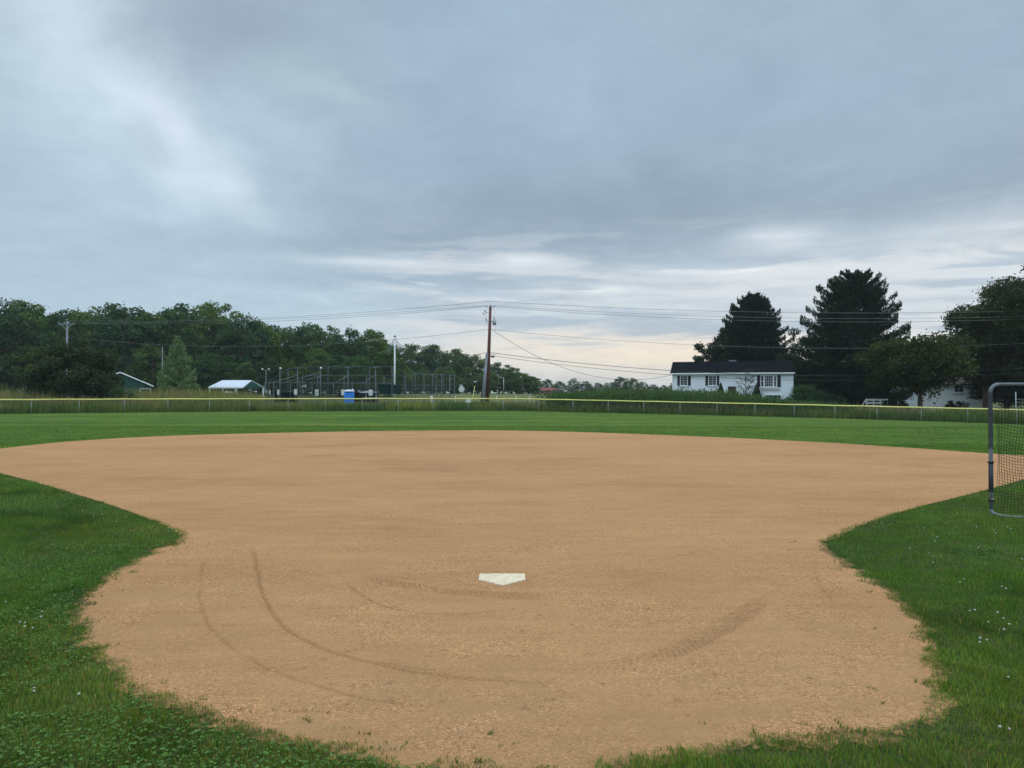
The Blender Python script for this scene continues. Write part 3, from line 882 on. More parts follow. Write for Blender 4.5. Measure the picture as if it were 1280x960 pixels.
def corn():
    pts = []
    for row in range(17):
        dr = 1.6 + row * .85
        for k in range(170):
            x = 2.2 + k * .17 + random.gauss(0, .03)
            az = math.asin(min(.9, x / (68 + dr)))
            r = fence_r(az) + dr; X_ = r * math.sin(az); Y_ = PL[1] + r * math.cos(az)
            if X_ > 31.5 + random.gauss(0, .6): continue
            if X_ < 2.6 + row * .30 + random.gauss(0, .5): continue
            pts.append((X_, Y_))
    P = np.array(pts); n = len(P); Z0 = terrain(P[:, 0], P[:, 1])
    H = RNG.uniform(1.75, 2.4, n) * np.where(RNG.random(n) < .12, 1.14, 1) * (.82 + .18 * ss(5, 12, P[:, 0])) * (1 - .42 * ss(21, 29, P[:, 0]))
    V, Fq, C = [], [], []; off = 0
    def addq(a, b, c_, d, col):
        nonlocal off
        m = len(a); V.append(np.stack([a, b, c_, d], 1).reshape(-1, 3)); Fq.append(np.arange(m * 4).reshape(-1, 4) + off); off += m * 4
        C.append(np.repeat(col, 4, 0))
    base = np.stack([P[:, 0], P[:, 1], Z0], 1); up = np.stack([np.zeros(n), np.zeros(n), H], 1)
    stalk = np.array([.12, .15, .06]) * RNG.uniform(.7, 1.5, (n, 1))
    for ang in (0, 1.57):
        o = np.array([math.cos(ang), math.sin(ang), 0]) * .014
        addq(base - o, base + o, base + up * .93 + o * .6, base + up * .93 - o * .6, stalk)
    for j in range(12):
        a = RNG.uniform(0, 6.28, n); z = (.12 + .8 * j / 11) * H; L = RNG.uniform(.3, .55, n) * (1 - .35 * j / 11)
        d = np.stack([np.cos(a), np.sin(a), a * 0], 1); s = np.stack([-np.sin(a), np.cos(a), a * 0], 1) * RNG.uniform(.022, .04, (n, 1))
        p0 = base + np.stack([z * 0, z * 0, z], 1); rise = np.stack([z * 0, z * 0, RNG.uniform(.12, .35, n)], 1)
        p1 = p0 + d * (L * .5)[:, None] + rise; p2 = p0 + d * L[:, None] + rise * RNG.uniform(-.3, .9, (n, 1))
        g = np.array([.050, .115, .026]) if j > 3 else np.array([.13, .13, .055])
        col = g * RNG.uniform(.6, 1.5, (n, 1))
        addq(p0 - s * .6, p0 + s * .6, p1 + s, p1 - s, col); addq(p1 - s, p1 + s, p2 + s * .15, p2 - s * .15, col)
    for j in range(4):
        a = RNG.uniform(0, 6.28, n); d = np.stack([np.cos(a), np.sin(a), a * 0], 1) * RNG.uniform(.03, .12, (n, 1))
        p0 = base + up * .92; p1 = base + up + d; s = np.stack([-np.sin(a), np.cos(a), a * 0], 1) * .012
        addq(p0 - s, p0 + s, p1 + s, p1 - s, np.array([.13, .15, .06]) * RNG.uniform(.7, 1.3, (n, 1)))
    tag(bulk('cornfield', np.concatenate(V), np.concatenate(Fq), M['blade'], col=np.concatenate(C)), 'dense rows of tall green corn behind the yellow capped fence', 'corn', kind='stuff')
corn()

# ------------------------------------------------------------------ trees
def quads(cen, nrm_bias, sz, asp, rng):
    """random leaf quads (rhombi) round centres"""
    n = len(cen)
    d = rng.normal(size=(n, 3)) + nrm_bias; d /= np.linalg.norm(d, axis=1)[:, None] + 1e-9
    r = rng.normal(size=(n, 3)); t = np.cross(d, r); t /= np.linalg.norm(t, axis=1)[:, None] + 1e-9
    b = np.cross(d, t); s = sz * rng.uniform(.6, 1.3, (n, 1))
    return np.stack([cen - t * s, cen - b * s * asp, cen + t * s, cen + b * s * asp], 1).reshape(-1, 3)

def broadleaf(name, seed, H, R, bottom, nclump, nleaf, leaf, col, clump=.17, top=1.0, squash=1.0, lean=0.0, parent=None, low=.0, trunk_r=.022, col2=None, full=0.0, rmin=.30, rough=.42):
    """H height, R crown radius, bottom: crown starts at bottom*H. returns Empty with crown + trunk"""
    rng = np.random.default_rng(seed); rs = random.Random(seed)
    root = empty(name)
    cz = H * (bottom + top) / 2; hz = H * (top - bottom) / 2
    cen = []
    tries = 0
    while len(cen) < nclump and tries < nclump * 40:
        tries += 1
        d = rng.normal(size=3); d /= np.linalg.norm(d)
        a = math.atan2(d[1], d[0])
        lump = 1.04 - .72 * rough + rough * float(fbm(np.array([a * 1.3 + seed]), np.array([d[2] * 2.2 + seed * .3]), seed, 3))
        rad = rng.uniform(rmin, 1) ** .55 * lump
        w = 1.0 if d[2] > 0 else (1.0 - .25 * abs(d[2]) + low)
        if d[2] < 0 and full: w *= (1 / math.sqrt(max(.12, 1 - d[2] ** 2))) ** full
        cen.append((d[0] * R * rad * w + lean * H * .1, d[1] * R * rad * w, cz + d[2] * hz * rad * squash))
    cen = np.array(cen); cr = R * clump * rng.uniform(.7, 1.35, len(cen))
    # trunk and limbs
    mb = MB(); tr = H * trunk_r
    tp = [(0, 0, -.3), (0, 0, H * .02), (.01 * H * rs.uniform(-1, 1), .01 * H * rs.uniform(-1, 1), H * .25), (lean * H * .05 + .02 * H * rs.uniform(-1, 1), .02 * H * rs.uniform(-1, 1), H * .5), (lean * H * .1, 0, H * .85)]
    mb.tube(tp, [tr * 1.5, tr * 1.15, tr * .85, tr * .55, tr * .12], 8)
    sel = rng.choice(len(cen), min(len(cen), 26), replace=False)
    for k in sel:
        c = Vector(cen[k]); z0 = min(c.z * .75, max(H * bottom * .9, c.z - math.hypot(c.x, c.y) * .8)); z0 = max(z0, H * .12)
        p0 = Vector((lean * H * .1 * z0 / H, 0, z0)); mid = p0.lerp(c, .5) + Vector((0, 0, rs.uniform(-.03, .03) * H))
        mb.tube([p0, mid, c], [tr * .42, tr * .26, tr * .06], 5)
    mb.build('trunk', M['bark'], root)
    # leaves
    wts = cr ** 2; cnt = np.maximum(4, (wts / wts.sum() * nleaf).astype(int))
    ci = np.repeat(np.arange(len(cen)), cnt); n = len(ci)
    d = rng.normal(size=(n, 3)); d /= np.linalg.norm(d, axis=1)[:, None]
    rad = rng.uniform(.15, 1, n) ** .45
    # a few stragglers poke out of each clump
    rad = np.where(rng.random(n) < .10, rad * 1.45, rad)
    p = cen[ci] + d * (rad * cr[ci])[:, None] * np.array([1.05, 1.05, .75])
    p[:, 2] = np.maximum(p[:, 2], .05)
    V = quads(p, d * .5 + np.array([0, 0, .7]), leaf, .55, rng)
    c2 = np.array(col2 if col2 is not None else [c * 1.25 for c in col])
    f = rng.random((len(cen), 1)); cc = np.array(col) * (1 - f) + c2 * f
    cc = cc[ci] * rng.uniform(.7, 1.35, (n, 1))
    bulk('crown', V, np.arange(n * 4).reshape(-1, 4), M['leaf'], root, np.repeat(cc, 4, 0))
    return root

def pine(name, seed, H, R, low, profile, col, whorls=34, per=7, dens=1.0):
    rng = np.random.default_rng(seed); rs = random.Random(seed)
    root = empty(name); mb = MB()
    mb.tube([(0, 0, -.3), (0, 0, H * .3), (.1, 0, H * .7), (.05, 0, H * .98)], [H * .025, H * .019, H * .010, .02], 8)
    P, B = [], []
    for w in range(whorls):
        t = (w + rs.uniform(-.3, .3)) / (whorls - 1); z = H * (low + (1.0 - low) * t)
        Lm = R * float(np.interp(t, [p[0] for p in profile], [p[1] for p in profile]))
        a0 = rs.uniform(0, 6.28)
        for k in range(per):
            a = a0 + k * 6.283 / per + rs.uniform(-.3, .3); L = Lm * rs.uniform(.66, 1.08)
            if L < .25: L = .3
            upc = .10 + .55 * t; z0 = z - L * upc * .6
            dirv = np.array([math.cos(a), math.sin(a), 0])
            pts = []
            for q in range(5):
                s = q / 4; pts.append(np.array([0, 0, max(z0, .3)]) + dirv * L * s + np.array([0, 0, 1]) * L * (upc * s ** 1.5 - .05 * s + rs.uniform(-.02, .02)))
            mb.tube([tuple(p) for p in pts], [.028 * L ** .5 + .02, .03, .024, .016, .008], 4)
            nf = int(dens * (46 + 62 * L))
            s = rng.uniform(.22, 1.05, nf) ** .8
            idx = np.clip(s * 4, 0, 3.999); i0 = idx.astype(int); fr = (idx - i0)[:, None]
            pa = np.array(pts); c = pa[i0] * (1 - fr) + pa[np.minimum(i0 + 1, 4)] * fr
            side = np.array([-math.sin(a), math.cos(a), 0])
            # side shoots grouped into twigs
            tw = np.round(rng.uniform(-1, 1, nf) * 3) / 3 + rng.normal(0, .05, nf)
            c = c + side * (tw * (.11 + .25 * L) * (1.15 - s * .72))[:, None] + np.array([0, 0, 1]) * (rng.normal(0.05, .09 + .02 * L, nf))[:, None]
            P.append(c); B.append(np.repeat((dirv * .6 + np.array([0, 0, .9]))[None], nf, 0))
    mb.build('trunk', M['bark'], root)
    P = np.concatenate(P); B = np.concatenate(B); n = len(P)
    # needle sprays: long thin quads pointing out and up
    d = B + rng.normal(0, .55, (n, 3)); d /= np.linalg.norm(d, axis=1)[:, None]
    r = rng.normal(size=(n, 3)); t_ = np.cross(d, r); t_ /= np.linalg.norm(t_, axis=1)[:, None]
    Ls = rng.uniform(.12, .27, (n, 1)); Ws = rng.uniform(.03, .062, (n, 1))
    V = np.stack([P - d * Ls, P - t_ * Ws, P + d * Ls, P + t_ * Ws], 1).reshape(-1, 3)
    V[:, 2] = np.maximum(V[:, 2], .05)
    cc = np.array(col) * rng.uniform(.55, 1.5, (n, 1))
    bulk('crown', V, np.arange(n * 4).reshape(-1, 4), M['needle'], root, np.repeat(cc, 4, 0))
    return root

def place(root, px, Y, ytop=None, H0=None, width=1.0, rz=None):
    p = at(px, 491, Y); x = p.x; z = tz(x, Y)
    root.location = (x, Y, z)
    if ytop is not None:
        H = at(px, ytop, Y).z - z; s = H / H0
        root.scale = (s * width, s * width, s)
    if rz is not None: root.rotation_euler = (0, 0, rz)
    return root

# woods on the far side: eight kinds of crown copied along the edge
DG = (.042, .088, .024); MG = (.062, .118, .028); YG = (.095, .145, .032); BG = (.038, .080, .036)
protos = []
specs = [(20, 6.2, .0, 100, 10500, DG, YG), (20, 6.8, .0, 110, 11500, MG, YG), (20, 5.6, .0, 90, 9500, BG, MG), (20, 7.2, .0, 120, 12000, DG, MG), (20, 6.0, .0, 95, 10000, YG, MG), (20, 6.4, .0, 105, 11000, BG, DG)]
for k, (H, R, b, nc, nl, c1, c2) in enumerate(specs):
    protos.append(broadleaf('woodland_tree', 300 + k, H, R, b, nc, nl, .33, c1, clump=.23, low=.1, col2=c2, full=.8, rmin=.5))
used_p = set()
def wood_tree(k, px, Y, ytop, width, label, group):
    k = k % len(protos)
    if k in used_p: o = copy_tree(protos[k])
    else: o = protos[k]; used_p.add(k)
    place(o, px, Y, ytop, 20.0, width, random.uniform(0, 6.28)); tag(o, label, 'tree', group)
    return o
front = [(-75, 368), (-40, 374), (-8, 370), (22, 371), (50, 383), (78, 388), (104, 386), (128, 380), (154, 379), (178, 386), (205, 390), (222, 380), (250, 377), (278, 381),
         (302, 393), (326, 398), (350, 403), (374, 409), (392, 402), (414, 409), (437, 409), (463, 409), (480, 424)]
for k, (px, yt_) in enumerate(front):
    Yd = 150 + 12 * math.sin(k * 2.1) + px * .03
    wood_tree(k * 5 + 1, px, Yd, yt_, random.uniform(.86, 1.12), 'leafy tree rising along the front of the dense wood', 'trees at the edge of the left wood')
for k in range(17):
    px = -80 + k * 35; yt_ = np.interp(px, [-80, 250, 480], [385, 390, 424]) + random.uniform(0, 10)
    wood_tree(k * 3 + 2, px, 178 + random.uniform(-5, 5), yt_, 1.1, 'tree crown glimpsed deep behind the front of the wood', 'trees deep inside the left wood')
for k in range(20):
    px = -70 + k * 29 + random.uniform(-8, 8); yt_ = random.uniform(428, 452)
    wood_tree(k * 7 + 3, px, 136 + random.uniform(-4, 6), yt_, random.uniform(1.0, 1.5), 'low bushy understorey tree at the foot of the wood', 'understorey trees below the left wood')
mids = [(506, 431), (522, 430), (540, 429), (556, 433), (572, 437), (590, 443), (606, 449), (624, 452), (640, 458), (654, 465), (666, 471)]
for k, (px, yt_) in enumerate(mids):
    wood_tree(k * 5, px, 225 + k * 5, yt_, 1.25, 'rounded tree on the receding middle stretch of woodland', 'trees where the wood recedes behind the brown pole')
for k in range(13):
    px = 498 + k * 14; wood_tree(k * 3 + 1, px, 205 + random.uniform(-5, 5), random.uniform(455, 468) + k * .6, 1.5, 'low tree before the receding middle stretch of woodland', 'low trees where the wood recedes')
fars = [(684, 474), (700, 476), (716, 473), (732, 476), (748, 478), (762, 477), (775, 471), (790, 472), (804, 477), (816, 480), (830, 481), (845, 478), (858, 474), (694, 480), (738, 481), (784, 480), (824, 484)]
for k, (px, yt_) in enumerate(fars):
    wood_tree(k * 5 + 2, px, 400 + (k % 3) * 25, yt_, 1.5, 'distant hazy tree on the low horizon line', 'distant trees on the horizon')

# big dark bush just behind the fence
b = broadleaf('round_bush', 411, 6.7, 4.1, .0, 150, 34000, .13, (.024, .042, .014), clump=.19, low=.1, trunk_r=.02, col2=(.046, .062, .020), squash=1.0, full=.9, rmin=.45)
p = at(98, 491, 76.5); b.location = (p.x, 76.5, 0)
tag(b, 'large rounded dark green bush right behind the outfield fence', 'bush')
for q, (px, h, r) in enumerate(((42, 2.2, 1.5), (150, 2.4, 1.5))):
    s_ = broadleaf('low_bush', 420 + q, h, r, 0, 30, 4500, .09, (.035, .07, .028), clump=.26, low=.3)
    p = at(px, 491, 74.5); s_.location = (p.x, 74.5, 0)
    tag(s_, ['low green bush hugging the open field side of the large rounded bush', 'low green bush between the large rounded bush and the green shed'][q], 'bush')
# pale feathery cypress
cyp = pine('feathery_cypress', 51, 9.5, 3.1, .04, [(0, .9), (.15, 1), (.5, .72), (.8, .38), (1, .06)], (.17, .25, .10), whorls=26, per=7, dens=1.3)
place(cyp, 222, 112, 423, 9.5, 1.0)
tag(cyp, 'pale feathery conical evergreen standing alone before the wood', 'tree')

# two tall white pines, the right one spreading wider
prof = [(0, .55), (.12, .85), (.35, 1.0), (.5, .95), (.72, .72), (.88, .5), (1, .22)]
pB = pine('tall_pine', 61, 17.0, 6.9, .06, [(0, .8), (.15, .92), (.4, 1.0), (.52, .98), (.66, .80), (.82, .62), (.93, .50), (1, .26)], (.013, .031, .016), whorls=36, per=8, dens=1.2)
place(pB, 1068, 97, 345, 17.0)
tag(pB, 'tallest wide white pine with ragged spreading limbs', 'tree')
pA = pine('tall_pine', 62, 15.5, 5.4, .10, [(0, .8), (.3, 1.0), (.55, .92), (.75, .7), (.9, .5), (1, .2)], (.015, .036, .015), whorls=37, per=8, dens=1.3)
place(pA, 942, 113, 371, 15.5)
tag(pA, 'dark dense pine rising straight behind the white house roof', 'tree')
DK = (.020, .038, .016)
for (nm, px, Yd, yt_, R, lab, seed, nl) in (
        ('leafy_tree', 884, 118, 421, 2.6, 'small round leafy tree peeking over the white house roof', 71, 5000),
        ('leafy_tree', 912, 121, 402, 3.2, 'leafy tree tucked against the flank of the dark dense pine', 72, 7000),
        ('leafy_tree', 1002, 116, 408, 3.0, 'thin dark leafy tree between the two tall pines', 73, 4500),
        ('leafy_tree', 985, 108, 440, 3.2, 'low dark leafy tree beside the white house gable', 74, 7000),
        ('leafy_tree', 1028, 110, 446, 3.6, 'dark leafy tree filling in behind the spreading pine', 75, 8000),
        ('leafy_tree', 1105, 112, 428, 4.2, 'dark leafy tree between the spreading pine and the maple', 76, 9000)):
    H = at(px, yt_, Yd).z - tz(at(px, 491, Yd).x, Yd)
    t = broadleaf(nm, seed, H, R, .05, 60, nl * 2, .16, DK, clump=.23, low=.2, full=.6, rmin=.4)
    place(t, px, Yd); tag(t, lab, 'tree')

# maples by the right-hand house
def maple(px, Yd, yt_, R, bottom, seed, nl, lab, col, col2, squash=1.0, lean=0.0):
    x = at(px, 491, Yd).x; H = at(px, yt_, Yd).z - tz(x, Yd)
    t = broadleaf('maple_tree', seed, H, R, bottom, 140, int(nl * 1.4), .16, col, clump=.20, squash=squash, low=.0, full=.35, rmin=.35, rough=.95, col2=col2, lean=lean, trunk_r=.03)
    place(t, px, Yd); tag(t, lab, 'tree')
maple(1150, 80, 417, 5.9, .30, 81, 24000, 'spreading low maple with olive leaves before the pale house', (.027, .043, .010), (.050, .068, .012), squash=1.0)
maple(1234, 92, 364, 5.2, .20, 82, 28000, 'tall maple rising between the low maple and the darkest trees', (.022, .036, .009), (.044, .062, .011))
maple(1288, 86, 330, 6.6, .14, 83, 34000, 'tallest maple at the far edge behind the net screen', (.022, .036, .009), (.044, .060, .011))
maple(1345, 88, 330, 6.0, .10, 84, 20000, 'broad maple beyond the net screen and mostly out of view', (.022, .036, .011), (.036, .05, .014))
maple(1212, 112, 412, 5.6, .08, 85, 15000, 'dark shaded maple close behind the pale house', (.020, .034, .012), (.03, .042, .012))
maple(1258, 98, 432, 5.5, .0, 86, 14000, 'dark thicket tree behind the top of the net screen', (.016, .028, .012), (.026, .036, .014))
maple(1318, 96, 440, 5.0, .0, 87, 9000, 'dark thicket tree at the outer edge of the yard', (.016, .028, .012), (.026, .036, .014))

# garden shrubs at the white house
def shrub(name, px, Yd, yt_, R, seed, nl, lab, col, leaf=.07, squash=1.0, cl=.25):
    x = at(px, 491, Yd).x; H = at(px, yt_, Yd).z - tz(x, Yd)
    t = broadleaf(name, seed, H, R, 0, 46, nl, leaf, col, clump=cl, low=.3, squash=squash)
    place(t, px, Yd); tag(t, lab, 'shrub'); return t
def cone_shrub(px, Yd, yt_, R, seed, lab):
    rng = np.random.default_rng(seed); x = at(px, 491, Yd).x; H = at(px, yt_, Yd).z - tz(x, Yd)
    root = empty('conical_shrub', (x, Yd, tz(x, Yd)))
    n = 9000; t = 1 - rng.random(n) ** .5 * .98; a = rng.uniform(0, 6.28, n)
    rr = R * np.sin(np.clip((1 - t), 0, 1) * 1.5) ** .75 * rng.uniform(.8, 1.03, n)
    p = np.stack([np.cos(a) * rr, np.sin(a) * rr, t * H], 1)
    V = quads(p, np.stack([np.cos(a), np.sin(a), a * 0 + .5], 1), .06, .6, rng)
    bulk('foliage', V, np.arange(n * 4).reshape(-1, 4), M['leaf'], root, np.repeat(np.array([.018, .042, .014]) * rng.uniform(.6, 1.5, (n, 1)), 4, 0))
    MB().tube([(0, 0, -.1), (0, 0, H * .8)], [.06, .02], 6).build('stem', M['bark'], root)
    tag(root, lab, 'shrub')
cone_shrub(901, 90.5, 478, .62, 91, 'clipped cone shrub beside the front door of the white house')
cone_shrub(946, 90.5, 478.5, .72, 92, 'clipped cone shrub under the wide window of the white house')
sp = broadleaf('young_tree', 93, 6.2, 1.4, .2, 40, 1100, .07, (.05, .06, .03), clump=.2, trunk_r=.010)
place(sp, 932, 88.5); sp.scale = (1, 1, .86)
tag(sp, 'thin half bare young tree before the white house wall', 'tree')
shrub('leafy_shrub', 1003, 88, 480.5, 1.7, 94, 5500, 'bright green shrub at the garage corner of the white house', (.04, .085, .025))
shrub('leafy_shrub', 1024, 86, 487, 1.2, 95, 3500, 'low green shrub next to the bright green one', (.025, .06, .02))
for q, (px, yt_, R) in enumerate(((1044, 492, 1.3), (1112, 497, .9), (1128, 500, .8), (1200, 501, .9), (1188, 500.5, .5))):
    shrub('low_shrub', px, 82, yt_, R, 96 + q, 2500, ['dark low shrub beneath the wide pine', 'low shrub at the end of the white rail fence', 'low shrub at the corner of the pale house', 'dark low shrub along the pale house wall', 'tiny shrub against the middle of the pale wall'][q], (.014, .03, .012))

# ------------------------------------------------------------------ white house
def window(parent, x, z, w, h, y, mull_v=(0,), mull_h=(0,), fw=.075):
    fr = MB(); fr.box((x - w / 2 + fw / 2, y, z), (fw, .08, h)); fr.box((x + w / 2 - fw / 2, y, z), (fw, .08, h))
    fr.box((x, y, z + h / 2 - fw / 2), (w - 2 * fw, .08, fw)); fr.box((x, y, z - h / 2 + fw / 2), (w - 2 * fw, .08, fw))
    for m in mull_v: fr.box((x + m, y + .012, z), (.022, .05, h - 2 * fw))
    for m in mull_h: fr.box((x, y + .008, z + m), (w - 2 * fw, .045, .022))
    f = fr.build('window', M['white'], parent)
    pn = MB().box((x, y + .03, z), (w - 2 * fw + .01, .02, h - 2 * fw + .01)); pn.build('pane', M['glass'], f)
    sl = MB().box((x, y - .05, z - h / 2 - .035), (w + .12, .16, .07)); sl.build('sill', M['white'], f)
    return f
HY = 92.0
hl, hr = at(839, 491, HY - .0), at(990, 491, HY)
hx = (hl.x + hr.x) / 2; az_h = math.atan2(hx, HY)
gz = tz(hx, HY)
Rr = math.hypot(hx, HY)
house = empty('white_house', (hx, HY, gz), -az_h)
tag(house, 'long white sided house with a dark gable roof and black shutters', 'house')
Wd = 151 * Rr / F * math.cos(az_h) ** 2; Dp = 8.2
def hz(py): return at(914, py, HY).z - gz
def hxp(px): return (px - 914.5) / F * Rr * math.cos(az_h) ** 2
eave = hz(466.5); ridge = hz(452.5) + .0
roof_rise = 1.38
wl = MB()
hw_ = Wd / 2
wl.box((0, Dp / 2, eave / 2), (Wd, Dp, eave))
ob = wl.build('wall', M['siding'], house)
for sx in (-1, 1):
    gb = MB(); x_ = sx * (hw_ - .01)
    gb.add([(x_, .05, eave), (x_, Dp - .05, eave), (x_, Dp / 2, eave + roof_rise - .1), (x_ - sx * .1, .05, eave), (x_ - sx * .1, Dp - .05, eave), (x_ - sx * .1, Dp / 2, eave + roof_rise - .1)],
           [(0, 1, 2), (5, 4, 3), (0, 3, 4, 1), (1, 4, 5, 2), (2, 5, 3, 0)])
    gb.build('gable', M['siding'], house)
rf = MB(); ov = .38; th_ = .14; sl_ = roof_rise / (Dp / 2)
xa, xb = -hw_ - .25, hw_ + .12
for s in (-1, 1):
    y0 = Dp / 2 - s * (Dp / 2 + ov); z0 = eave - ov * sl_ + .06; z1 = eave + roof_rise + .06; y1 = Dp / 2
    if s < 0: y0 = Dp / 2 + (Dp / 2 + ov)
    rf.add([(xa, y0, z0), (xb, y0, z0), (xb, y1, z1), (xa, y1, z1), (xa, y0, z0 + th_), (xb, y0, z0 + th_), (xb, y1, z1 + th_), (xa, y1, z1 + th_)],
           [(3, 2, 1, 0), (4, 5, 6, 7), (0, 1, 5, 4), (1, 2, 6, 5), (2, 3, 7, 6), (3, 0, 4, 7)])
roof = rf.build('roof', M['roof_dark'], house)
MB().box((hxp(916), Dp / 2 + .9, eave + roof_rise + .02), (.9, .6, .7)).build('chimney', M['grey_roof'], roof)
MB().box((0, -ov - .05, eave - ov * sl_ + .10), (xb - xa, .12, .15)).build('gutter', M['white'], house)
MB().box((0, -ov / 2, eave - .12), (Wd, ov, .05)).build('soffit', M['white'], house)
def win_px(x0, x1, y0, y1, mv, mh):
    w = (x1 - x0) / F * Rr * math.cos(az_h); h = (y1 - y0) / F * HY
    return window(house, hxp((x0 + x1) / 2), (hz(y0) + hz(y1)) / 2, w, h, -.045, mv, mh)
win_px(849.0, 858.8, 469.2, 482, (0,), (-.28, 0, .28))
win_px(885.2, 895.8, 469.2, 482, (0,), (-.28, 0, .28))
win_px(954.8, 965.8, 469.5, 484, (0, -.25, .25), (-.3, 0, .3))
win_px(950.3, 954.6, 469.5, 484, (), (0,))
win_px(966.2, 970.0, 469.5, 484, (), (0,))
for (x0, x1) in ((845.6, 848.7), (859.1, 862.6), (881.7, 884.9), (896.1, 898.9), (946.2, 949.8), (971.0, 974.8)):
    w = (x1 - x0) / F * Rr; y1_ = 484 if x0 > 940 else 482
    mb = MB().box((hxp((x0 + x1) / 2), -.03, (hz(469.4) + hz(y1_)) / 2), (w, .05, hz(469.4) - hz(y1_)))
    for q in range(12):
        zq = hz(y1_) + (hz(469.4) - hz(y1_)) * (q + .5) / 12
        mb.box((hxp((x0 + x1) / 2), -.062, zq), (w * .8, .014, .05))
    mb.build('shutter', M['shutter'], house)
MB().box((hxp(962), -.10, hz(486.5)), (2.2, .18, .12)).build('window_ledge', M['offwhite'], house)
dr = MB().box((hxp(915.0), -.03, (hz(483) + hz(506)) / 2), (.48 * 1.9, .05, hz(483) - hz(506))); dr = dr.build('door', M['door'], house)
MB().tube([(hxp(918), -.1, hz(494)), (hxp(918), -.06, hz(494))], .03, 8).build('handle', M['galv'], dr)
MB().box((hxp(911.2), -.035, (hz(484.5) + hz(500)) / 2), (.18, .05, 1.4)).build('side_light', M['glass'], house)
lw = MB().box((hxp(911), -.12, hz(486)), (.14, .14, .25)); lw.build('wall_lamp', M['dark'], house)
win_px(957, 975, 493.2, 503, (0, -.5, .5), ())
MB().box((0, -.02, .3), (Wd * .999, .03, .6)).build('foundation', M['grey_roof'], house)
for sx in (-1, 1):
    MB().box((sx * (hw_ - .05), -.02, eave / 2 + .2), (.13, .035, eave - .55)).build('corner_board', M['white'], house)

# ------------------------------------------------------------------ pale house among the maples
PY = 104.0
ph_l = at(1142, 491, PY); ph_r = at(1216, 491, PY)
pg = tz(ph_l.x, PY)
ph = empty('pale_house', ((ph_l.x + ph_r.x) / 2, PY, pg), -.22)
tag(ph, 'low pale sided house half hidden under the maples', 'house')
PW = 74 / F * PY * 1.02 + 1.6
pe = at(1180, 481.5, PY).z - pg + .15
MB().box((.3, 3.5, pe / 2), (PW - .6, 7, pe)).build('wall', M['siding'], ph)
MB().box((-PW / 2 - .2, 2.6, pe / 2 + .1), (1.9, 7.2, pe + .2)).build('entry_wing', M['siding'], ph)
rf = MB()
for s in (-1, 1):
    y0 = 3.5 + s * 4.0
    rf.add([(-PW / 2 - 1.3, y0, pe - .1), (PW / 2 + .3, y0, pe - .1), (PW / 2 + .3, 3.5, pe + 1.7), (-PW / 2 - 1.3, 3.5, pe + 1.7), (-PW / 2 - 1.3, y0, pe + .05), (PW / 2 + .3, y0, pe + .05), (PW / 2 + .3, 3.5, pe + 1.85), (-PW / 2 - 1.3, 3.5, pe + 1.85)],
           [(3, 2, 1, 0), (4, 5, 6, 7), (0, 1, 5, 4), (1, 2, 6, 5), (2, 3, 7, 6), (3, 0, 4, 7)])
rf.build('roof', M['brown_roof'], ph)
window(ph, 1.9, pe - .65, 1.2, 1.0, -.045, (0,), (0,))
g_ = empty('open_garage', (at(1112, 491, 108).x, 108, tz(at(1112, 491, 108).x, 108)), -.2)
tag(g_, 'beige garage front seen between the wide pine and pale house', 'garage')
gh = at(1112, 486, 108).z - g_.location.z
MB().box((0, 1.5, gh / 2), (4.2, 3, gh)).build('wall', M['beige'], g_)
MB().box((0, 1.3, gh + .12), (4.6, 3.6, .22)).build('roof', M['brown_roof'], g_)
MB().box((1.55, -.03, gh / 2 - .1), (.95, .06, gh - .3)).build('door', M['bluegrey'], g_)
MB().box((-.5, -.03, gh - .8), (.7, .06, .7)).build('window', M['glass'], g_)

# white rail fence
rx0, rx1 = at(1083, 491, 84).x, at(1109, 491, 84).x
rf_ = empty('rail_fence', (rx0, 84, tz(rx0, 84)))
tag(rf_, 'short white board rail fence under the wide pine', 'fence')
L_ = rx1 - rx0; topz = at(1090, 498.6, 84).z - tz(rx0, 84)
for q in range(4): MB().box((L_ * q / 3, 0, topz / 2), (.10, .10, topz + .06)).build('post', M['white'], rf_)
for q in range(3): MB().box((L_ / 2, -.06, topz - .10 - q * .34), (L_ + .1, .03,   .2 if q else .2)).build('rail', M['white'], rf_)
MB().tube([(-1.2, 0, 0), (0, 0, topz)], .04, 6).build('brace', M['white'], rf_)

# tall white post with rails by the yard (seen through the net screen)
yp = at(1269.7, 491, 83); yb = tz(yp.x, 83)
yr = empty('yard_gate', (yp.x, 83, yb)); tag(yr, 'thin white metal gate seen through the net screen', 'gate')
MB().tube([(0, 0, 0), (0, 0, at(1270, 490, 83).z - yb)], .045, 6).build('post', M['white'], yr)
for q in (503, 499): MB().tube([(0, 0, at(1270, q, 83).z - yb), (2.6, 0, at(1270, q, 83).z - yb)], .02, 6).build('rail', M['galv'], yr)
MB().tube([(2.6, 0, 0), (2.6, 0, 1.5)], .04, 6).build('post', M['white'], yr)

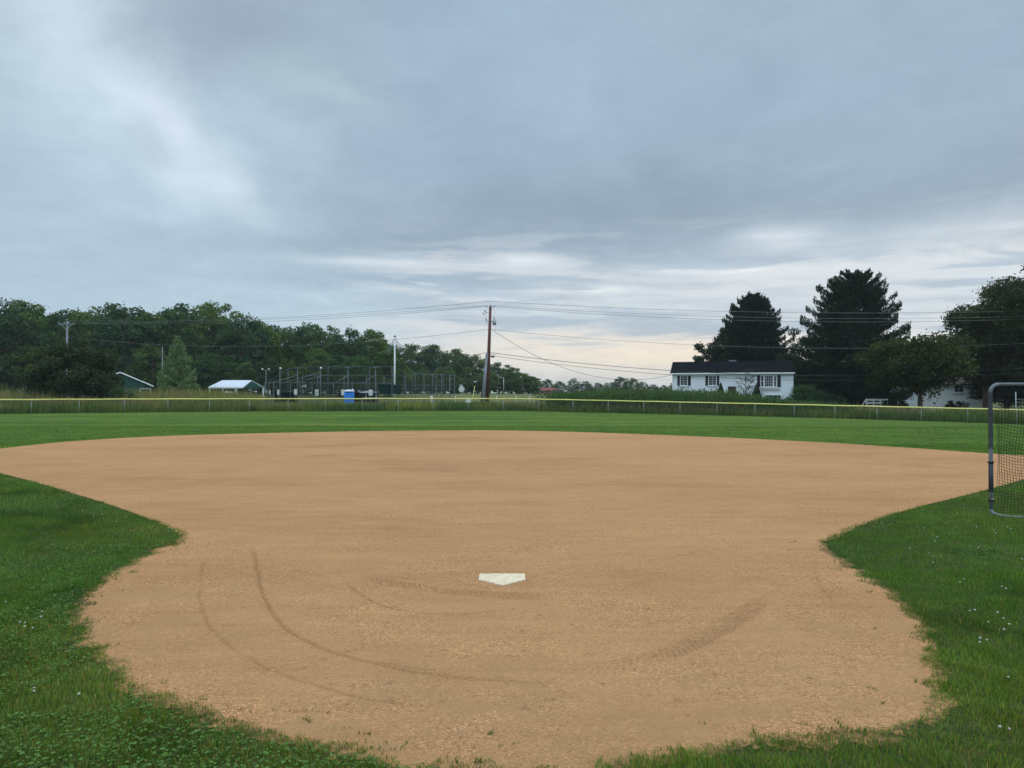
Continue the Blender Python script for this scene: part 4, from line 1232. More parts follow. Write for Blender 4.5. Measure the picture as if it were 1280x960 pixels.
# ------------------------------------------------------------------ utility pole and lines
UY = 82.0
ub = at(610, 491, UY); uz = tz(ub.x, UY)
up_ = empty('utility_pole', (ub.x, UY, uz)); tag(up_, 'tall brown wooden utility pole with transformer behind the outfield fence', 'utility pole')
def uh(py): return at(611, py, UY).z - uz
xt = at(613, 491, UY).x - ub.x
xb_ = at(608.6, 491, UY).x - ub.x
MB().tube([(xb_, 0, -.4), (xb_ + (xt - xb_) * .5, 0, uh(382) / 2), (xt, 0, uh(382.5))], [.22, .185, .13], 12).build('shaft', M['pole_wood'], up_)
MB().tube([(xt, 0, uh(383)), (xt + .03, 0, uh(376.5))], [.02, .02], 6).build('top_pin', M['galv'], up_)
for s in (-1, 1):
    b_ = MB(); b_.tube([(xt, 0, uh(387)), (xt + s * .25, -.05, uh(386)), (xt + s * .42, -.05, uh(383))], .025, 6); br = b_.build('insulator_bracket', M['galv'], up_)
    MB().tube([(xt + s * .42, -.05, uh(383.6)), (xt + s * .42, -.05, uh(381.8))], [.06, .035], 8).build('insulator', M['grey_wood'], br)
MB().tube([(xt + .42, -.12, uh(406.5)), (xt + .42, -.12, uh(406.2)), (xt + .42, -.12, uh(400.5)), (xt + .42, -.12, uh(400))], [.15, .19, .19, .12], 14).build('transformer', M['galv'], up_)
MB().tube([(xt + .2, -.12, uh(402)), (xt + .1, 0, uh(402))], .04, 6).build('transformer_arm', M['dark'], up_)
MB().tube([(xt + .42, -.12, uh(400)), (xt + .38, -.12, uh(396))], [.045, .03], 6).build('bushing', M['dark'], up_)
for q, (px, py) in enumerate(((606.5, 389), (604.5, 392.5), (608, 400))):
    x_ = at(px, py, UY).x - ub.x
    MB().tube([(x_ - .08, -.1, uh(py - 1.6)), (x_ + .1, -.1, uh(py + 1.8))], [.05, .03], 6).build('fuse_cutout', M['dark'], up_)
MB().tube([(xt, 0, uh(391)), (-.35, -.1, uh(391))], .02, 5).build('cutout_arm', M['dark'], up_)
MB().tube([(-.3, -.1, uh(389)), (-.2, -.1, uh(396)), (-.22, -.1, uh(402)), (xt - .1, -.1, uh(406))], .012, 5).build('jumper_wire', M['wire'], up_)
MB().tube([(xt + .5, -.12, uh(402)), (xt + .62, -.12, uh(408)), (xt + .5, -.12, uh(412)), (xt + .2, -.05, uh(413.5))], .012, 5).build('jumper_wire', M['wire'], up_)
MB().box((xt + .25, -.1, uh(446)), (.42, .16, .16)).build('splice_box', M['dark'], up_)
MB().tube([(-.25, -.12, uh(444)), (xt, -.05, uh(443)), (xt + .6, -.12, uh(443))], .02, 5).build('guard_arm', M['dark'], up_)

# silvered push pole leaning on it
bp = at(602.8, 491, UY - .6); bz = tz(bp.x, UY - .6); tp_ = at(608.6, 441, UY - .35)
br_ = empty('leaning_pole', (bp.x, UY - .6, bz)); tag(br_, 'silvery grey pole leaning against the tall brown utility pole', 'pole')
MB().tube([(0, 0, -.3), (tp_.x - bp.x, .25, tp_.z - bz)], [.21, .13], 10).build('shaft', M['grey_wood'], br_)
MB().tube([(-.14, -.15, 0), (-.07, -.14, 1.9)], .05, 8).build('cable_guard', M['pole_wood'], br_)

# further pole at the left, another on the right out of frame
def plain_pole(px, Y, ytop, lab, r=.15, arm=True, wood='pole_wood', armz=(0,), name='utility_pole', cat='utility pole'):
    p = at(px, ytop, Y); z = tz(p.x, Y); o = empty(name, (p.x, Y, z)); H = p.z - z
    MB().tube([(0, 0, -.3), (0, 0, H)], [r * 1.2, r * .75], 8).build('shaft', M[wood], o)
    if arm:
        MB().box((0, -.15, H - .35), (2.2, .1, .12)).build('crossarm', M['grey_wood'], o)
        for s in (-1, -.3, 1): MB().tube([(s, -.15, H - .28), (s, -.15, H - .08)], [.05, .035], 6).build('insulator', M['galv'], o)
        MB().tube([(-.8, -.15, H - .3), (0, -.12, H - 1.1), (.8, -.15, H - .3)], .03, 5).build('arm_brace', M['galv'], o)
    tag(o, lab, cat); return o
plain_pole(84, 100, 402, 'weathered pole with crossarm rising behind the large rounded bush', wood='grey_wood')
plain_pole(203, 118, 433, 'slim bare grey pole beside the pale feathery evergreen', r=.07, arm=False, wood='grey_wood', name='slim_pole', cat='pole')
plain_pole(1510, 82, 381, 'brown utility pole carrying the wires past the maples', r=.17)

def wire(name, p0, p1, sag, r, mat, lab):
    pts = []
    for k in range(41):
        t = k / 40; p = p0.lerp(p1, t); p.z -= sag * 4 * t * (1 - t); pts.append(p)
    o0 = p0.copy(); mb = MB().tube([p - o0 for p in pts], r, 5); o = mb.build(name, mat); o.location = o0
    tag(o, lab, 'cable', 'overhead lines along the road'); return o
UPm = lambda px, py: at(px, py, UY)
LP = lambda py, px=84: at(px, py, 100)
RP = lambda py, px=1510: at(px, py, 82)
W = .016
wire('power_line', UPm(613, 376.5), LP(401), .75, W, M['wire_alu'], 'highest bare cable running from the brown pole toward the bush')
wire('power_line', UPm(608.5, 382), LP(404, 74), .55, W, M['wire_alu'], 'second highest bare cable from the brown pole toward the bush')
wire('power_line', UPm(617.5, 382), LP(404, 95), .75, W, M['wire_alu'], 'third highest bare cable from the brown pole toward the bush')
wire('power_line', UPm(611, 411.5), LP(421), 1.55, W, M['wire_alu'], 'middle cable crossing in front of the wood to the brown pole')
wire('power_line', UPm(611, 440.5), LP(439), 2.2, .022, M['wire'], 'lowest dark cable sagging in front of the wood')
wire('power_line', UPm(613, 376.5), RP(379), 1.15, W, M['wire_alu'], 'highest bare cable running from the brown pole over the house')
wire('power_line', UPm(617.5, 382), RP(385, 1516), 1.25, W, M['wire_alu'], 'upper of the close pair of cables passing above the house')
wire('power_line', UPm(608.5, 382.6), RP(386, 1504), 1.55, W, M['wire_alu'], 'lower of the close pair of cables passing above the house')
wire('power_line', UPm(611, 411.5), RP(410), 2.1, W, M['wire_alu'], 'lone middle cable crossing the sky and both tall pines')
wire('power_line', UPm(611, 440.5), RP(434), 2.75, .026, M['wire'], 'thick dark cable skimming the eave of the white house')
wire('power_line', UPm(611, 444.0), RP(438), 2.95, .020, M['wire'], 'thin dark cable crossing the white house wall')
# service drop towards the white house
he = at(840, 468.5, 91.2)
wire('service_drop', UPm(617, 413.5), he, 2.35, .02, M['wire'], 'steep service cable dropping from the transformer to the white house')

# ------------------------------------------------------------------ far ball field: backstops, lights, potty
def fence_block(name, lab, pts, h_list, cell=.22, posts=True, wr=.006, pr=.034, midrail=True, matname='far_steel'):
    """pts: list of (px, Y); h_list heights above local ground"""
    P = []
    for (px, Y) in pts:
        x = at(px, 491, Y).x; P.append(Vector((x, Y, tz(x, Y))))
    root = empty(name, P[0]); o = P[0].copy(); tag(root, lab, 'fence')
    for k, p in enumerate(P):
        MB().tube([p - o + Vector((0, 0, -.1)), p - o + Vector((0, 0, h_list[k]))], pr, 6).build('post', M[matname], root)
    MB().tube([p - o + Vector((0, 0, h_list[k])) for k, p in enumerate(P)], pr * .8, 6).build('top_rail', M[matname], root)
    if midrail:
        hm = min(h_list) * .55
        MB().tube([p - o + Vector((0, 0, hm)) for p in P], pr * .6, 6).build('middle_rail', M[matname], root)
    path = [p - o for p in P]
    chainlink(path, min(h_list), cell, wr, 'wire_mesh', M['fence_wire'], root)
    return root
H = lambda px, py, Y: at(px, py, Y).z - tz(at(px, 491, Y).x, Y)
fence_block('backstop', 'tallest grey backstop fence of the far ball field', [(388, 104), (410, 104), (435, 104), (462, 104), (490, 104)], [H(440, 458.2, 104)] * 5, cell=.17)
fence_block('backstop_wing', 'grey wing fence joining the tallest backstop toward the pavilion', [(336, 112), (360, 108), (372, 106), (388, 104)], [H(336, 477, 112), H(360, 461, 108), H(372, 460, 106), H(388, 458.4, 104)], cell=.16)
fence_block('sideline_fence', 'long lower grey sideline fence before the tallest backstop', [(331, 98), (342, 98), (363, 98), (375, 98), (390, 98), (417, 98), (440, 98), (470, 98), (488, 98)], [H(400, 478.4, 98)] * 9, cell=.2, midrail=False, pr=.03)
fence_block('inner_fence', 'middle height grey fence inside the far ball field', [(378, 101), (397, 101), (430, 101), (458, 101), (480, 101), (505, 101)], [H(400, 469.4, 101)] * 6, cell=.3, midrail=False, pr=.035)
fence_block('corner_backstop', 'grey corner backstop fence nearest the round topped sign', [(492, 103), (507, 100), (519, 100), (530, 100), (541, 100), (552, 100), (562, 100), (568, 100)], [H(492, 459, 103), H(507, 466, 100), H(519, 466.5, 100), H(530, 467, 100), H(541, 467.6, 100), H(552, 468.2, 100), H(562, 468.6, 100), H(568, 469, 100)], cell=.16)
fence_block('batting_cage_fence', 'low grey fence closing off the corner backstop', [(490, 96), (507, 96), (530, 96), (545, 96), (562, 96), (568, 96)], [H(530, 481.4, 96)] * 6, cell=.2, midrail=False, pr=.03)
fence_block('rear_fence', 'farther grey fence seen through the corner backstop', [(515, 118), (530, 118), (545.5, 118), (554, 118), (563, 118)], [H(530, 468.5, 118)] * 5, cell=.4, midrail=False, pr=.03)
# diagonal braces of the wings
dg = empty('diagonal_brace', at(351, 478, 100)); o = dg.location.copy()
for (a, b_) in (((338, 479), (372, 469)), ((352, 479), (400, 466)), ((366, 479), (410, 468)), ((418, 479), (433, 471)), ((452, 480), (470, 468))):
    MB().tube([at(a[0], a[1], 100) - o, at(b_[0], b_[1], 104) - o], .04, 5).build('rail', M['far_steel'], dg)
tag(dg, 'row of slanting grey rails bracing the tallest backstop', 'railing')
sc_ = MB().box((0, 0, 0), (2.8, .05, 1.2)); o = sc_.build('windscreen', M['screen']); p = at(487, 486.5, 97); o.location = p
tag(o, 'dark green windscreen sheet hung on the fence beside the white pole', 'windscreen')
# dugout under dark roof
for q, (px, w_, lab) in enumerate(((356, 2.6, 'low dark dugout near the pavilion end of the fence'), (455, 3.4, 'low dark dugout between the blue toilet and the white pole'))):
    p = at(px, 491, 101.5); z = tz(p.x, 101.5); d_ = empty('dugout', (p.x, 101.5, z)); tag(d_, lab, 'dugout')
    MB().box((0, 1.0, .8), (w_, .12, 1.6)).build('back_wall', M['screen'], d_)
    MB().box((0, .4, 1.95), (w_ + .3, 1.6, .08)).build('roof', M['dark'], d_)
    for s in (-1, 1): MB().box((s * w_ / 2, .5, .95), (.08, 1.1, 1.9)).build('side_wall', M['screen'], d_)
# field lights
def light_pole(px, ytop, Y, heads, lab):
    p = at(px, ytop, Y); z = tz(p.x, Y); Hh_ = p.z - z; o = empty('field_light', (p.x, Y, z)); tag(o, lab, 'light pole')
    MB().tube([(0, 0, -.1), (0, 0, Hh_)], [.07, .05], 8).build('pole', M['far_steel'], o)
    if heads == 2:
        MB().tube([(-.35, 0, Hh_ + .15), (0, 0, Hh_ - .1), (.35, 0, Hh_ + .15)], .03, 5).build('bracket', M['galv'], o)
        for s in (-1, 1): MB().tube([(s * .33, -.1, Hh_ + .2), (s * .45, -.16, Hh_ + .1)], [.10, .17], 8).build('lamp_head', M['offwhite'], o)
    elif heads == 1:
        MB().tube([(0, 0, Hh_), (.1, -.1, Hh_ + .12)], [.06, .17], 8).build('lamp_head', M['offwhite'], o)
    else:
        MB().box((0, 0, Hh_ + .04), (.62, .3, .12)).build('lamp_head', M['far_steel'], o)
light_pole(332.5, 463, 99, 2, 'slim light pole with two white lamp heads by the fence end')
light_pole(350, 461.5, 99, 1, 'slim light pole with a single white lamp head')
light_pole(372, 460, 101, 3, 'slim pole with a flat lamp box left of the tallest backstop')
light_pole(400.5, 461, 100, 1, 'slim light pole midway along the sideline fence')
light_pole(435, 460, 97, 3, 'slim pole with a flat lamp box above the blue toilet')
light_pole(469.5, 459.5, 100, 3, 'slim pole with a flat lamp box nearest the tall white pole')
# notice boards on the fence
for q, (px, y0, y1, w_, lab) in enumerate(((337.3, 487.5, 493, .13, 'narrowest white panel low on the sideline fence'), (347.8, 487, 493.5, .26, 'narrow white panel under the single lamp pole'), (369.5, 486.5, 493.5, .36, 'pale grey panel left of the striped white panel'),
                                           (396, 486.8, 494.5, .42, 'white panel with dark stripes on the sideline fence'), (428.5, 487, 494, .42, 'white panel directly beside the blue toilet'), (463.3, 487, 494.5, .5, 'pale rectangular panel standing before the dark dugout'))):
    a = at(px, y0, 96.5); b_ = at(px, y1, 96.5); z = tz(a.x, 96.5)
    o = empty('notice_panel', (a.x, 96.5, z)); tag(o, lab, 'panel')
    MB().box((0, 0, (a.z + b_.z) / 2 - z), (w_, .05, a.z - b_.z)).build('board', M['offwhite'], o)
    MB().tube([(0, .06, 0), (0, .06, b_.z - z + .1)], .03, 6).build('post', M['far_steel'], o)
    if q == 3:
        for k in range(3): MB().box((0, -.03, b_.z - z + .18 + k * .2), (w_ * .8, .01, .05)).build('stripe', M['dark'], o)
# picnic table
p = at(464, 491, 94); z = tz(p.x, 94); pt = empty('picnic_table', (p.x, 94, z)); tag(pt, 'pale picnic table right of the blue toilet', 'picnic table')
tt = at(464, 490, 94).z - z
MB().box((0, 0, tt), (1.8, .75, .05)).build('table_top', M['offwhite'], pt)
for s in (-1, 1):
    MB().box((0, s * .7, tt * .6), (1.8, .26, .05)).build('bench', M['offwhite'], pt)
    MB().tube([(s * .65, -.6, 0), (s * .65, 0, tt)], .04, 5).tube([(s * .65, .6, 0), (s * .65, 0, tt)], .04, 5).build('leg', M['grey_wood'], pt)

# tall white pole with slack barrier net
WY = 101.0
p = at(493.5, 421, WY); z = tz(p.x, WY); wp = empty('net_pole', (p.x, WY, z)); tag(wp, 'very tall white pole rising above the far ball field fences', 'pole')
Hn = p.z - z
MB().tube([(0, 0, -.2), (.0, 0, Hn)], [.12, .10], 10).build('shaft', M['white'], wp)
MB().tube([(0, 0, Hn), (0, 0, Hn + .15)], [.17, .12], 8).build('top_cap', M['dark'], wp)
def net_fan(px_end, py_end, name, lab):
    top = at(493.5, 422, WY); end = at(px_end, py_end, WY + (2 if px_end < 493 else -1)); mb = MB(); o = Vector((top.x, WY, top.z))
    n = 12
    edge_ = []
    for k in range(n + 1):
        t = k / n; q = top.lerp(end, t); q.z -= .5 * math.sin(math.pi * t) * .6; edge_.append(q)
    bot = [Vector((top.x + (end.x - top.x) * t * .9, WY, top.z - 2.2 - 1.0 * t + .9 * abs(math.sin(t * 5)))) for t in [k / n for k in range(n + 1)]]
    for k in range(n): mb.tube([edge_[k] - o, edge_[k + 1] - o], .035, 4)
    for k in range(n + 1): mb.tube([edge_[k] - o, bot[k] - o if bot[k].z < edge_[k].z else edge_[k] - o - Vector((0, 0, .05))], .011, 3)
    for j in range(1, 9):
        u = j / 9
        for k in range(n):
            a = edge_[k].lerp(bot[k], u); b2 = edge_[k + 1].lerp(bot[k + 1], u); mb.tube([a - o, b2 - o], .011, 3)
    ob = mb.build(name, M['wire_alu']); ob.location = o; tag(ob, lab, 'net')
net_fan(484.5, 430.5, 'barrier_net', 'slack pale net hanging off the white pole on its wooded side')
net_fan(504.5, 432, 'barrier_net', 'slack pale net hanging off the white pole toward the brown pole')

# blue portable toilet
TY = 92.0
p = at(436.6, 487.2, TY); z = tz(p.x, TY); po = empty('portable_toilet', (p.x, TY, z), .15); tag(po, 'bright blue portable toilet with a domed white roof', 'portable toilet')
Ht = p.z - z
MB().box((0, 0, Ht * .47), (1.12, 1.12, Ht * .86)).build('cabin', M['blue'], po)
vs = []; fs = []
for k, (s, zz_) in enumerate(((.60, 0), (.60, .05), (.50, .16), (.32, .22))):
    for (x_, y_) in ((-1, -1), (1, -1), (1, 1), (-1, 1)): vs.append((x_ * s, y_ * s, Ht * .90 + zz_))
for k in range(3):
    for q in range(4): fs.append((k * 4 + q, k * 4 + (q + 1) % 4, k * 4 + 4 + (q + 1) % 4, k * 4 + 4 + q))
fs += [(3, 2, 1, 0), (12, 13, 14, 15)]
MB().add(vs, fs).build('roof', M['roof_metal'], po)
d_ = MB().box((0, -.585, Ht * .45), (.66, .04, Ht * .72)).build('door', M['blue'], po)
MB().box((.24, -.615, Ht * .45), (.05, .03, .14)).build('handle', M['dark'], d_)
MB().box((0, -.58, Ht * .86), (.7, .03, .08)).build('vent', M['dark'], po)
MB().tube([(.4, .4, Ht * .8), (.4, .4, Ht + .15)], .05, 8).build('vent_pipe', M['white'], po)
MB().box((0, 0, .06), (1.2, 1.2, .12)).build('skid', M['dark'], po)

# pavilion
VY = 116.0
p = at(284, 491, VY); z = tz(p.x, VY); pv = empty('pavilion', (p.x, VY, z)); tag(pv, 'open picnic pavilion with a white metal roof and green gable', 'pavilion')
ex = lambda px: (px - 284) / F * VY
ez = at(284, 484.8, VY).z - z; rz_ = at(284, 478, VY).z - z + .25
x0, x1 = ex(260), ex(304)
gx2 = ex(317)
rf = MB(); y1, y2 = 0, 4.0
rf.add([(x0, y1, ez), (x1, y1, ez), (x1 + .6, y2 / 2, rz_), (x0 + 1.4, y2 / 2, rz_), (x0, y1, ez + .12), (x1, y1, ez + .12), (x1 + .6, y2 / 2, rz_ + .12), (x0 + 1.4, y2 / 2, rz_ + .12)],
       [(3, 2, 1, 0), (4, 5, 6, 7), (0, 1, 5, 4), (1, 2, 6, 5), (2, 3, 7, 6), (3, 0, 4, 7)])
rf.add([(x0, y2, ez), (gx2, y2 * 1.3, ez), (x1 + .6, y2 / 2, rz_), (x0 + 1.4, y2 / 2, rz_), (x0, y2, ez + .1), (gx2, y2 * 1.3, ez + .1), (x1 + .6, y2 / 2, rz_ + .1), (x0 + 1.4, y2 / 2, rz_ + .1)],
       [(0, 1, 2, 3), (7, 6, 5, 4), (4, 5, 1, 0), (5, 6, 2, 1), (6, 7, 3, 2), (7, 4, 0, 3)])
rf.build('roof', M['roof_metal'], pv)
MB().add([(x1, .02, ez), (gx2, y2 * 1.25, ez), (x1 + .6, y2 / 2, rz_), (x1 + .02, .12, ez), (gx2, y2 * 1.25 + .1, ez), (x1 + .55, y2 / 2 + .1, rz_)], [(0, 1, 2), (5, 4, 3), (0, 3, 4, 1), (1, 4, 5, 2), (2, 5, 3, 0)]).build('gable', M['green_wall'], pv)
for px, y_ in ((262, .1), (278.5, .1), (294.5, .1), (285, 3.8), (303, 3.8), (316.5, 4.6)):
    MB().box((ex(px), y_, ez / 2), (.17, .17, ez)).build('post', M['white'], pv)
MB().box(((x0 + x1) / 2, -.05, ez + .02), (x1 - x0, .06, .2)).build('fascia', M['white'], pv)

# green shed
SY = 112.0
p = at(150, 491, SY); z = tz(p.x, SY); sh = empty('green_shed', (p.x, SY, z), math.atan2(-p.x, SY)); tag(sh, 'dark green gabled shed with white roof trim behind the round bush', 'shed')
sx = lambda px: (px - 150) / F * SY
apex = at(150, 466.5, SY).z - z; ev = at(186, 483.0, SY).z - z; hw2 = sx(185)
MB().add([(-hw2, 0, 0), (hw2, 0, 0), (hw2, 0, ev), (0, 0, apex), (-hw2, 0, ev), (-hw2, 8, 0), (hw2, 8, 0), (hw2, 8, ev), (0, 8, apex), (-hw2, 8, ev)],
         [(0, 1, 2, 3, 4), (9, 8, 7, 6, 5), (1, 6, 7, 2), (0, 4, 9, 5)]).build('wall', M['green_wall'], sh)
rf = MB()
for s in (-1, 1):
    e_ = (s * (hw2 + .35), ev - .12)
    rf.add([(0, -.3, apex + .02), (e_[0], -.3, e_[1]), (e_[0], 8.3, e_[1]), (0, 8.3, apex + .02), (0, -.3, apex + .14), (e_[0], -.3, e_[1] + .12), (e_[0], 8.3, e_[1] + .12), (0, 8.3, apex + .14)],
           [(3, 2, 1, 0), (4, 5, 6, 7), (0, 1, 5, 4), (1, 2, 6, 5), (2, 3, 7, 6), (3, 0, 4, 7)])
rf.build('roof', M['roof_metal'], sh)
tr = MB()
for s in (-1, 1):
    tr.tube([(0, -.36, apex + .1), (s * (hw2 + .35), -.36, ev + .0)], .09, 4, False)
tr.build('trim', M['white'], sh)
MB().box((sx(178.5), -.04, ev * .42), (1.25, .06, ev * .84)).build('door', M['dark'], sh)
df = MB(); 
for x_ in (sx(172.5), sx(184.5)): df.box((x_, -.08, ev * .42), (.1, .08, ev * .86))
df.box((sx(178.5), -.08, ev * .86), (1.35, .08, .1)); df.build('door_frame', M['white'], sh)

# signs and markers near the pole
p = at(577, 486.5, 98); z = tz(p.x, 98); st = empty('road_sign', (p.x, 98, z)); tag(st, 'pale octagonal sign back on a thin post near the corner fence', 'sign')
r8 = .40; zc = p.z - z
vs = [(r8 * math.cos(math.pi / 8 + k * math.pi / 4), -.03, zc + r8 * math.sin(math.pi / 8 + k * math.pi / 4)) for k in range(8)]; vs += [(a, .0, c) for a, _, c in vs]
MB().add(vs, [tuple(range(8)), tuple(range(15, 7, -1))] + [(k, (k + 1) % 8, 8 + (k + 1) % 8, 8 + k)[::-1] for k in range(8)]).build('plate', M['offwhite'], st)
MB().box((-.05, -.03, zc + .50), (.34, .03, .16)).build('top_plate', M['offwhite'], st)
MB().tube([(0, .03, 0), (0, .03, zc + .5)], .03, 6).build('post', M['galv'], st)
p = at(592, 491, 96); z = tz(p.x, 96); st = empty('leaning_sign', (at(589.5, 491, 96).x, 96, z)); tag(st, 'small white sign on a leaning post next to the brown pole', 'sign')
t_ = at(594, 477, 96); dx = t_.x - st.location.x
MB().tube([(0, 0, 0), (dx * .85, 0, (t_.z - z) * .82)], .035, 6).build('post', M['yellow'], st)
MB().box((dx, 0, t_.z - z), (.34, .03, .12)).build('plate', M['white'], st)
for q, (px, py, lab) in enumerate(((569, 496, 'stubby white marker post by the corner of the far fence'), (539.5, 495.5, 'pale stubby marker among the weeds before the corner backstop'), (621, 495.5, 'stubby white marker post first right of the brown pole'),
                                   (645, 495.7, 'stubby white marker post second right of the brown pole'), (662, 495.7, 'stubby white marker post third right of the brown pole'))):
    p = at(px, py, 90); z = tz(p.x, 90); o = MB().tube([(0, 0, 0), (0, 0, p.z - z), (0, 0, p.z - z + .06)], [.05, .07 if q != 1 else .16, .04], 8).build('marker_post', M['offwhite']); o.location = (p.x, 90, z)
    tag(o, lab, 'marker post')

# far street light, far houses
p = at(629.5, 472, 180); z = tz(p.x, 180); o = empty('street_light', (p.x, 180, z)); tag(o, 'pale street light pole before the dark receding wood', 'street light')
MB().tube([(0, 0, 0), (0, 0, p.z - z)], [.12, .09], 6).build('pole', M['galv'], o)
MB().tube([(0, 0, p.z - z - .1), (-.9, -.2, p.z - z + .15)], .05, 5).build('arm', M['galv'], o)
MB().box((-1.0, -.2, p.z - z + .12), (.5, .2, .1)).build('lamp_head', M['offwhite'], o)
def far_house(px, Y, w_, ye, yr, wall, roofm, name, lab, rot=0.0, dep=6):
    p = at(px, 491, Y); z = tz(p.x, Y); o = empty(name, (p.x, Y, z), rot); tag(o, lab, 'house')
    e_ = at(px, ye, Y).z - z; r_ = at(px, yr, Y).z - z
    MB().box((0, dep / 2, e_ / 2), (w_, dep, e_)).build('wall', wall, o)
    MB().add([(-w_ / 2 - .3, -.4, e_), (w_ / 2 + .3, -.4, e_), (w_ / 2 + .3, dep + .4, e_), (-w_ / 2 - .3, dep + .4, e_), (-w_ / 2 - .3, dep / 2, r_), (w_ / 2 + .3, dep / 2, r_)],
             [(0, 1, 5, 4), (2, 3, 4, 5), (3, 0, 4), (1, 2, 5), (3, 2, 1, 0)]).build('roof', roofm, o)
    for s in (-.28, .28):
        f_ = MB().box((s * w_, -.04, e_ * .55), (1.0, .08, 1.1)).build('window', M['offwhite'], o)
        MB().box((s * w_, -.09, e_ * .55), (.8, .04, .9)).build('pane', M['glass'], f_)
far_house(684, 240, 5.4, 488, 484.6, M['red'], M['red'], 'red_barn', 'faded red barn low on the horizon beyond the corn', .2)
far_house(694, 250, 3.6, 488, 485, M['brown_roof'], M['brown_roof'], 'brown_outbuilding', 'small brown outbuilding adjoining the faded red barn')
far_house(655, 230, 5.0, 489, 483.5, M['beige'], M['grey_roof'], 'grey_roofed_house', 'tiny grey roofed house at the foot of the receding wood')
t = copy_tree(protos[2]); place(t, 669, 215, 484, 20, 2.0); tag(t, 'small dark rounded tree between the grey roofed house and red barn', 'tree', None)
if 'group' in t: del t['group']

# far lane
rd = []
for k in range(60):
    x = -120 + k * 4; rd.append((x, 128 + .08 * x + 4 * math.sin(x * .02)))
V = []; 
for x, y in rd:
    for o_ in (-2.6, -.87, .87, 2.6): V.append((x, y + o_, tz(x, y + o_) + .03))
Fq = np.array([(k * 4 + j, k * 4 + 4 + j, k * 4 + 5 + j, k * 4 + 1 + j) for k in range(59) for j in range(3)])
tag(bulk('road', np.array(V), Fq[:, ::-1], M['asphalt']), kind='structure')

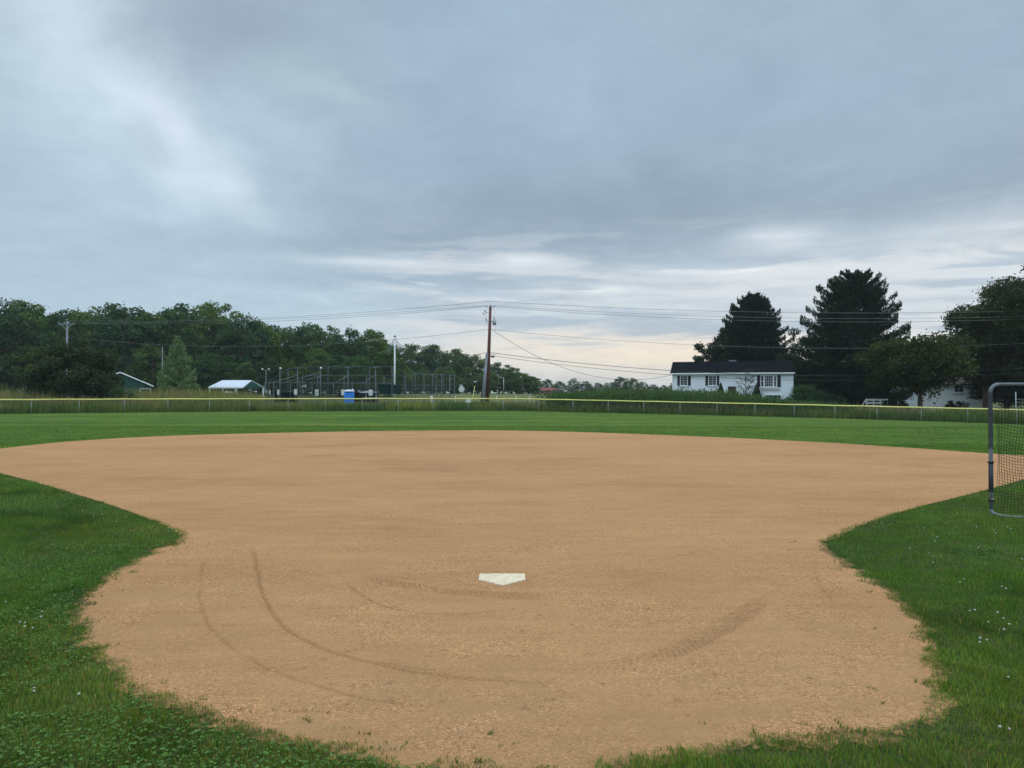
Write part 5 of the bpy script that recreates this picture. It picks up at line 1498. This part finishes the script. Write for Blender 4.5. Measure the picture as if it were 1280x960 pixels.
# ------------------------------------------------------------------ pitching screen at the right
def net_screen():
    base = ground_at(1239, 645); bx, by = base
    ang = -.10
    o = empty('net_screen', (bx, by, 0), ang)
    tag(o, 'grey pipe frame screen with sagging black net on the grass', 'net screen')
    Wn = 2.15; Hn_ = (at(1239, 478.3, by)).z; r = .026; rc = .11
    def arc(cx, cz, a0, a1, rad, n=7): return [(cx + rad * math.cos(a0 + (a1 - a0) * k / n), 0, cz + rad * math.sin(a0 + (a1 - a0) * k / n)) for k in range(n + 1)]
    zt = Hn_ - r
    pts = [(0, 0, .10)] + [(0, 0, .4)] + [(0, 0, .9)] + arc(rc, zt - rc, math.pi, math.pi / 2, rc) + [(Wn / 2, 0, zt)] + arc(Wn - rc, zt - rc, math.pi / 2, 0, rc) + [(Wn, 0, .9), (Wn, 0, .4), (Wn, 0, .10)]
    MB().tube(pts, r, 12).build('frame', M['galv_old'], o)
    # base loop lying on the grass, bowed towards home plate
    bl = [(0, 0, .10), (.01, -.02, .045), (.08, -.10, .018)]
    for k in range(9):
        t = k / 8; bl.append((.2 + (Wn - .4) * t, -.14 - .05 * math.sin(math.pi * t), .012))
    bl += [(Wn - .08, -.10, .035), (Wn - .01, -.02, .05), (Wn, 0, .10)]
    MB().tube(bl, r * .85, 10).build('base_rail', M['galv_old'], o)
    for x_ in (0, Wn):
        s = MB().tube([(x_, 0, .36), (x_, 0, .76)], r * 1.18, 12).build('sleeve', M['tape'], o)
        for z_ in (.36, .76, .22): MB().tube([(x_, 0, z_ - .014), (x_, 0, z_ + .014)], r * 1.5, 12).build('clamp', M['dark'], s)
        MB().tube([(x_, -.02, .24), (x_, -.05, .24)], .012, 6).build('bolt', M['galv'], s)
    # lacing cord wound round the pipes
    lc = []
    for k in range(900):
        t = k / 899; zq = .95 + (zt - rc - .95) * t; a = t * 55 * 2 * math.pi
        lc.append((math.cos(a) * (r + .003), math.sin(a) * (r + .003), zq))
    lc2 = []
    for k in range(1000):
        t = k / 999; a = t * 60 * 2 * math.pi
        lc2.append((rc + (Wn - 2 * rc) * t, math.cos(a) * (r + .003), zt + math.sin(a) * (r + .003)))
    MB().tube(lc, .0035, 4).tube(lc2, .0035, 4).build('lacing_cord', M['net'], o)
    # net
    nc_, nr_ = 46, 42
    G = np.zeros((nr_ + 1, nc_ + 1, 3))
    for j in range(nr_ + 1):
        for i_ in range(nc_ + 1):
            u = i_ / nc_; v = j / nr_
            e = math.sin(math.pi * u) ** .6; lowf = (1 - v)
            x_ = .03 + (Wn - .06) * (u + .018 * math.sin(9 * v + 3 * u) * e)
            z_ = .05 + (zt - .08) * v - .13 * e * lowf * v * 2.6 * (1 + .3 * math.sin(u * 7)) - .04 * math.sin(u * math.pi * 3) * v * (1 - v) * 2
            y_ = .03 * e * math.sin(u * 14 + v * 4) + .12 * e * math.sin(v * math.pi)
            x_ += .05 * math.sin(v * math.pi) * (math.exp(-u * 6)) * 1.4
            G[j, i_] = (x_ + random.gauss(0, .0025), y_ + random.gauss(0, .003), z_ + random.gauss(0, .0025))
    mb = MB(); rr = .0029
    for j in range(nr_ + 1): mb.tube([tuple(p) for p in G[j]], rr, 3)
    for i_ in range(nc_ + 1): mb.tube([tuple(p) for p in G[:, i_]], rr, 3)
    kn = MB()
    for j in range(nr_ + 1):
        for i_ in range(nc_ + 1):
            x_, y_, z_ = G[j, i_]; s = .0045
            mb.add([(x_ - s, y_, z_), (x_, y_ - s, z_), (x_ + s, y_, z_), (x_, y_ + s, z_), (x_, y_, z_ + s), (x_, y_, z_ - s)], [(0, 1, 4), (1, 2, 4), (2, 3, 4), (3, 0, 4), (1, 0, 5), (2, 1, 5), (3, 2, 5), (0, 3, 5)])
    mb.build('netting', M['net'], o)
net_screen()

# ------------------------------------------------------------------ faint evening haze
def build_haze():
    m, nt, out = new_mat('haze_air')
    v = nt.n('ShaderNodeVolumePrincipled'); v.inputs['Color'].default_value = (.80, .88, .96, 1)
    v.inputs['Density'].default_value = .0002; v.inputs['Anisotropy'].default_value = .2
    nt.l.new(v.outputs[0], out.inputs['Volume'])
    mb = MB().box((0, 1100, 14.0), (4200, 4200, 34.0))
    tag(mb.build('haze', m), kind='stuff')
build_haze()
scene.cycles.volume_bounces = 0
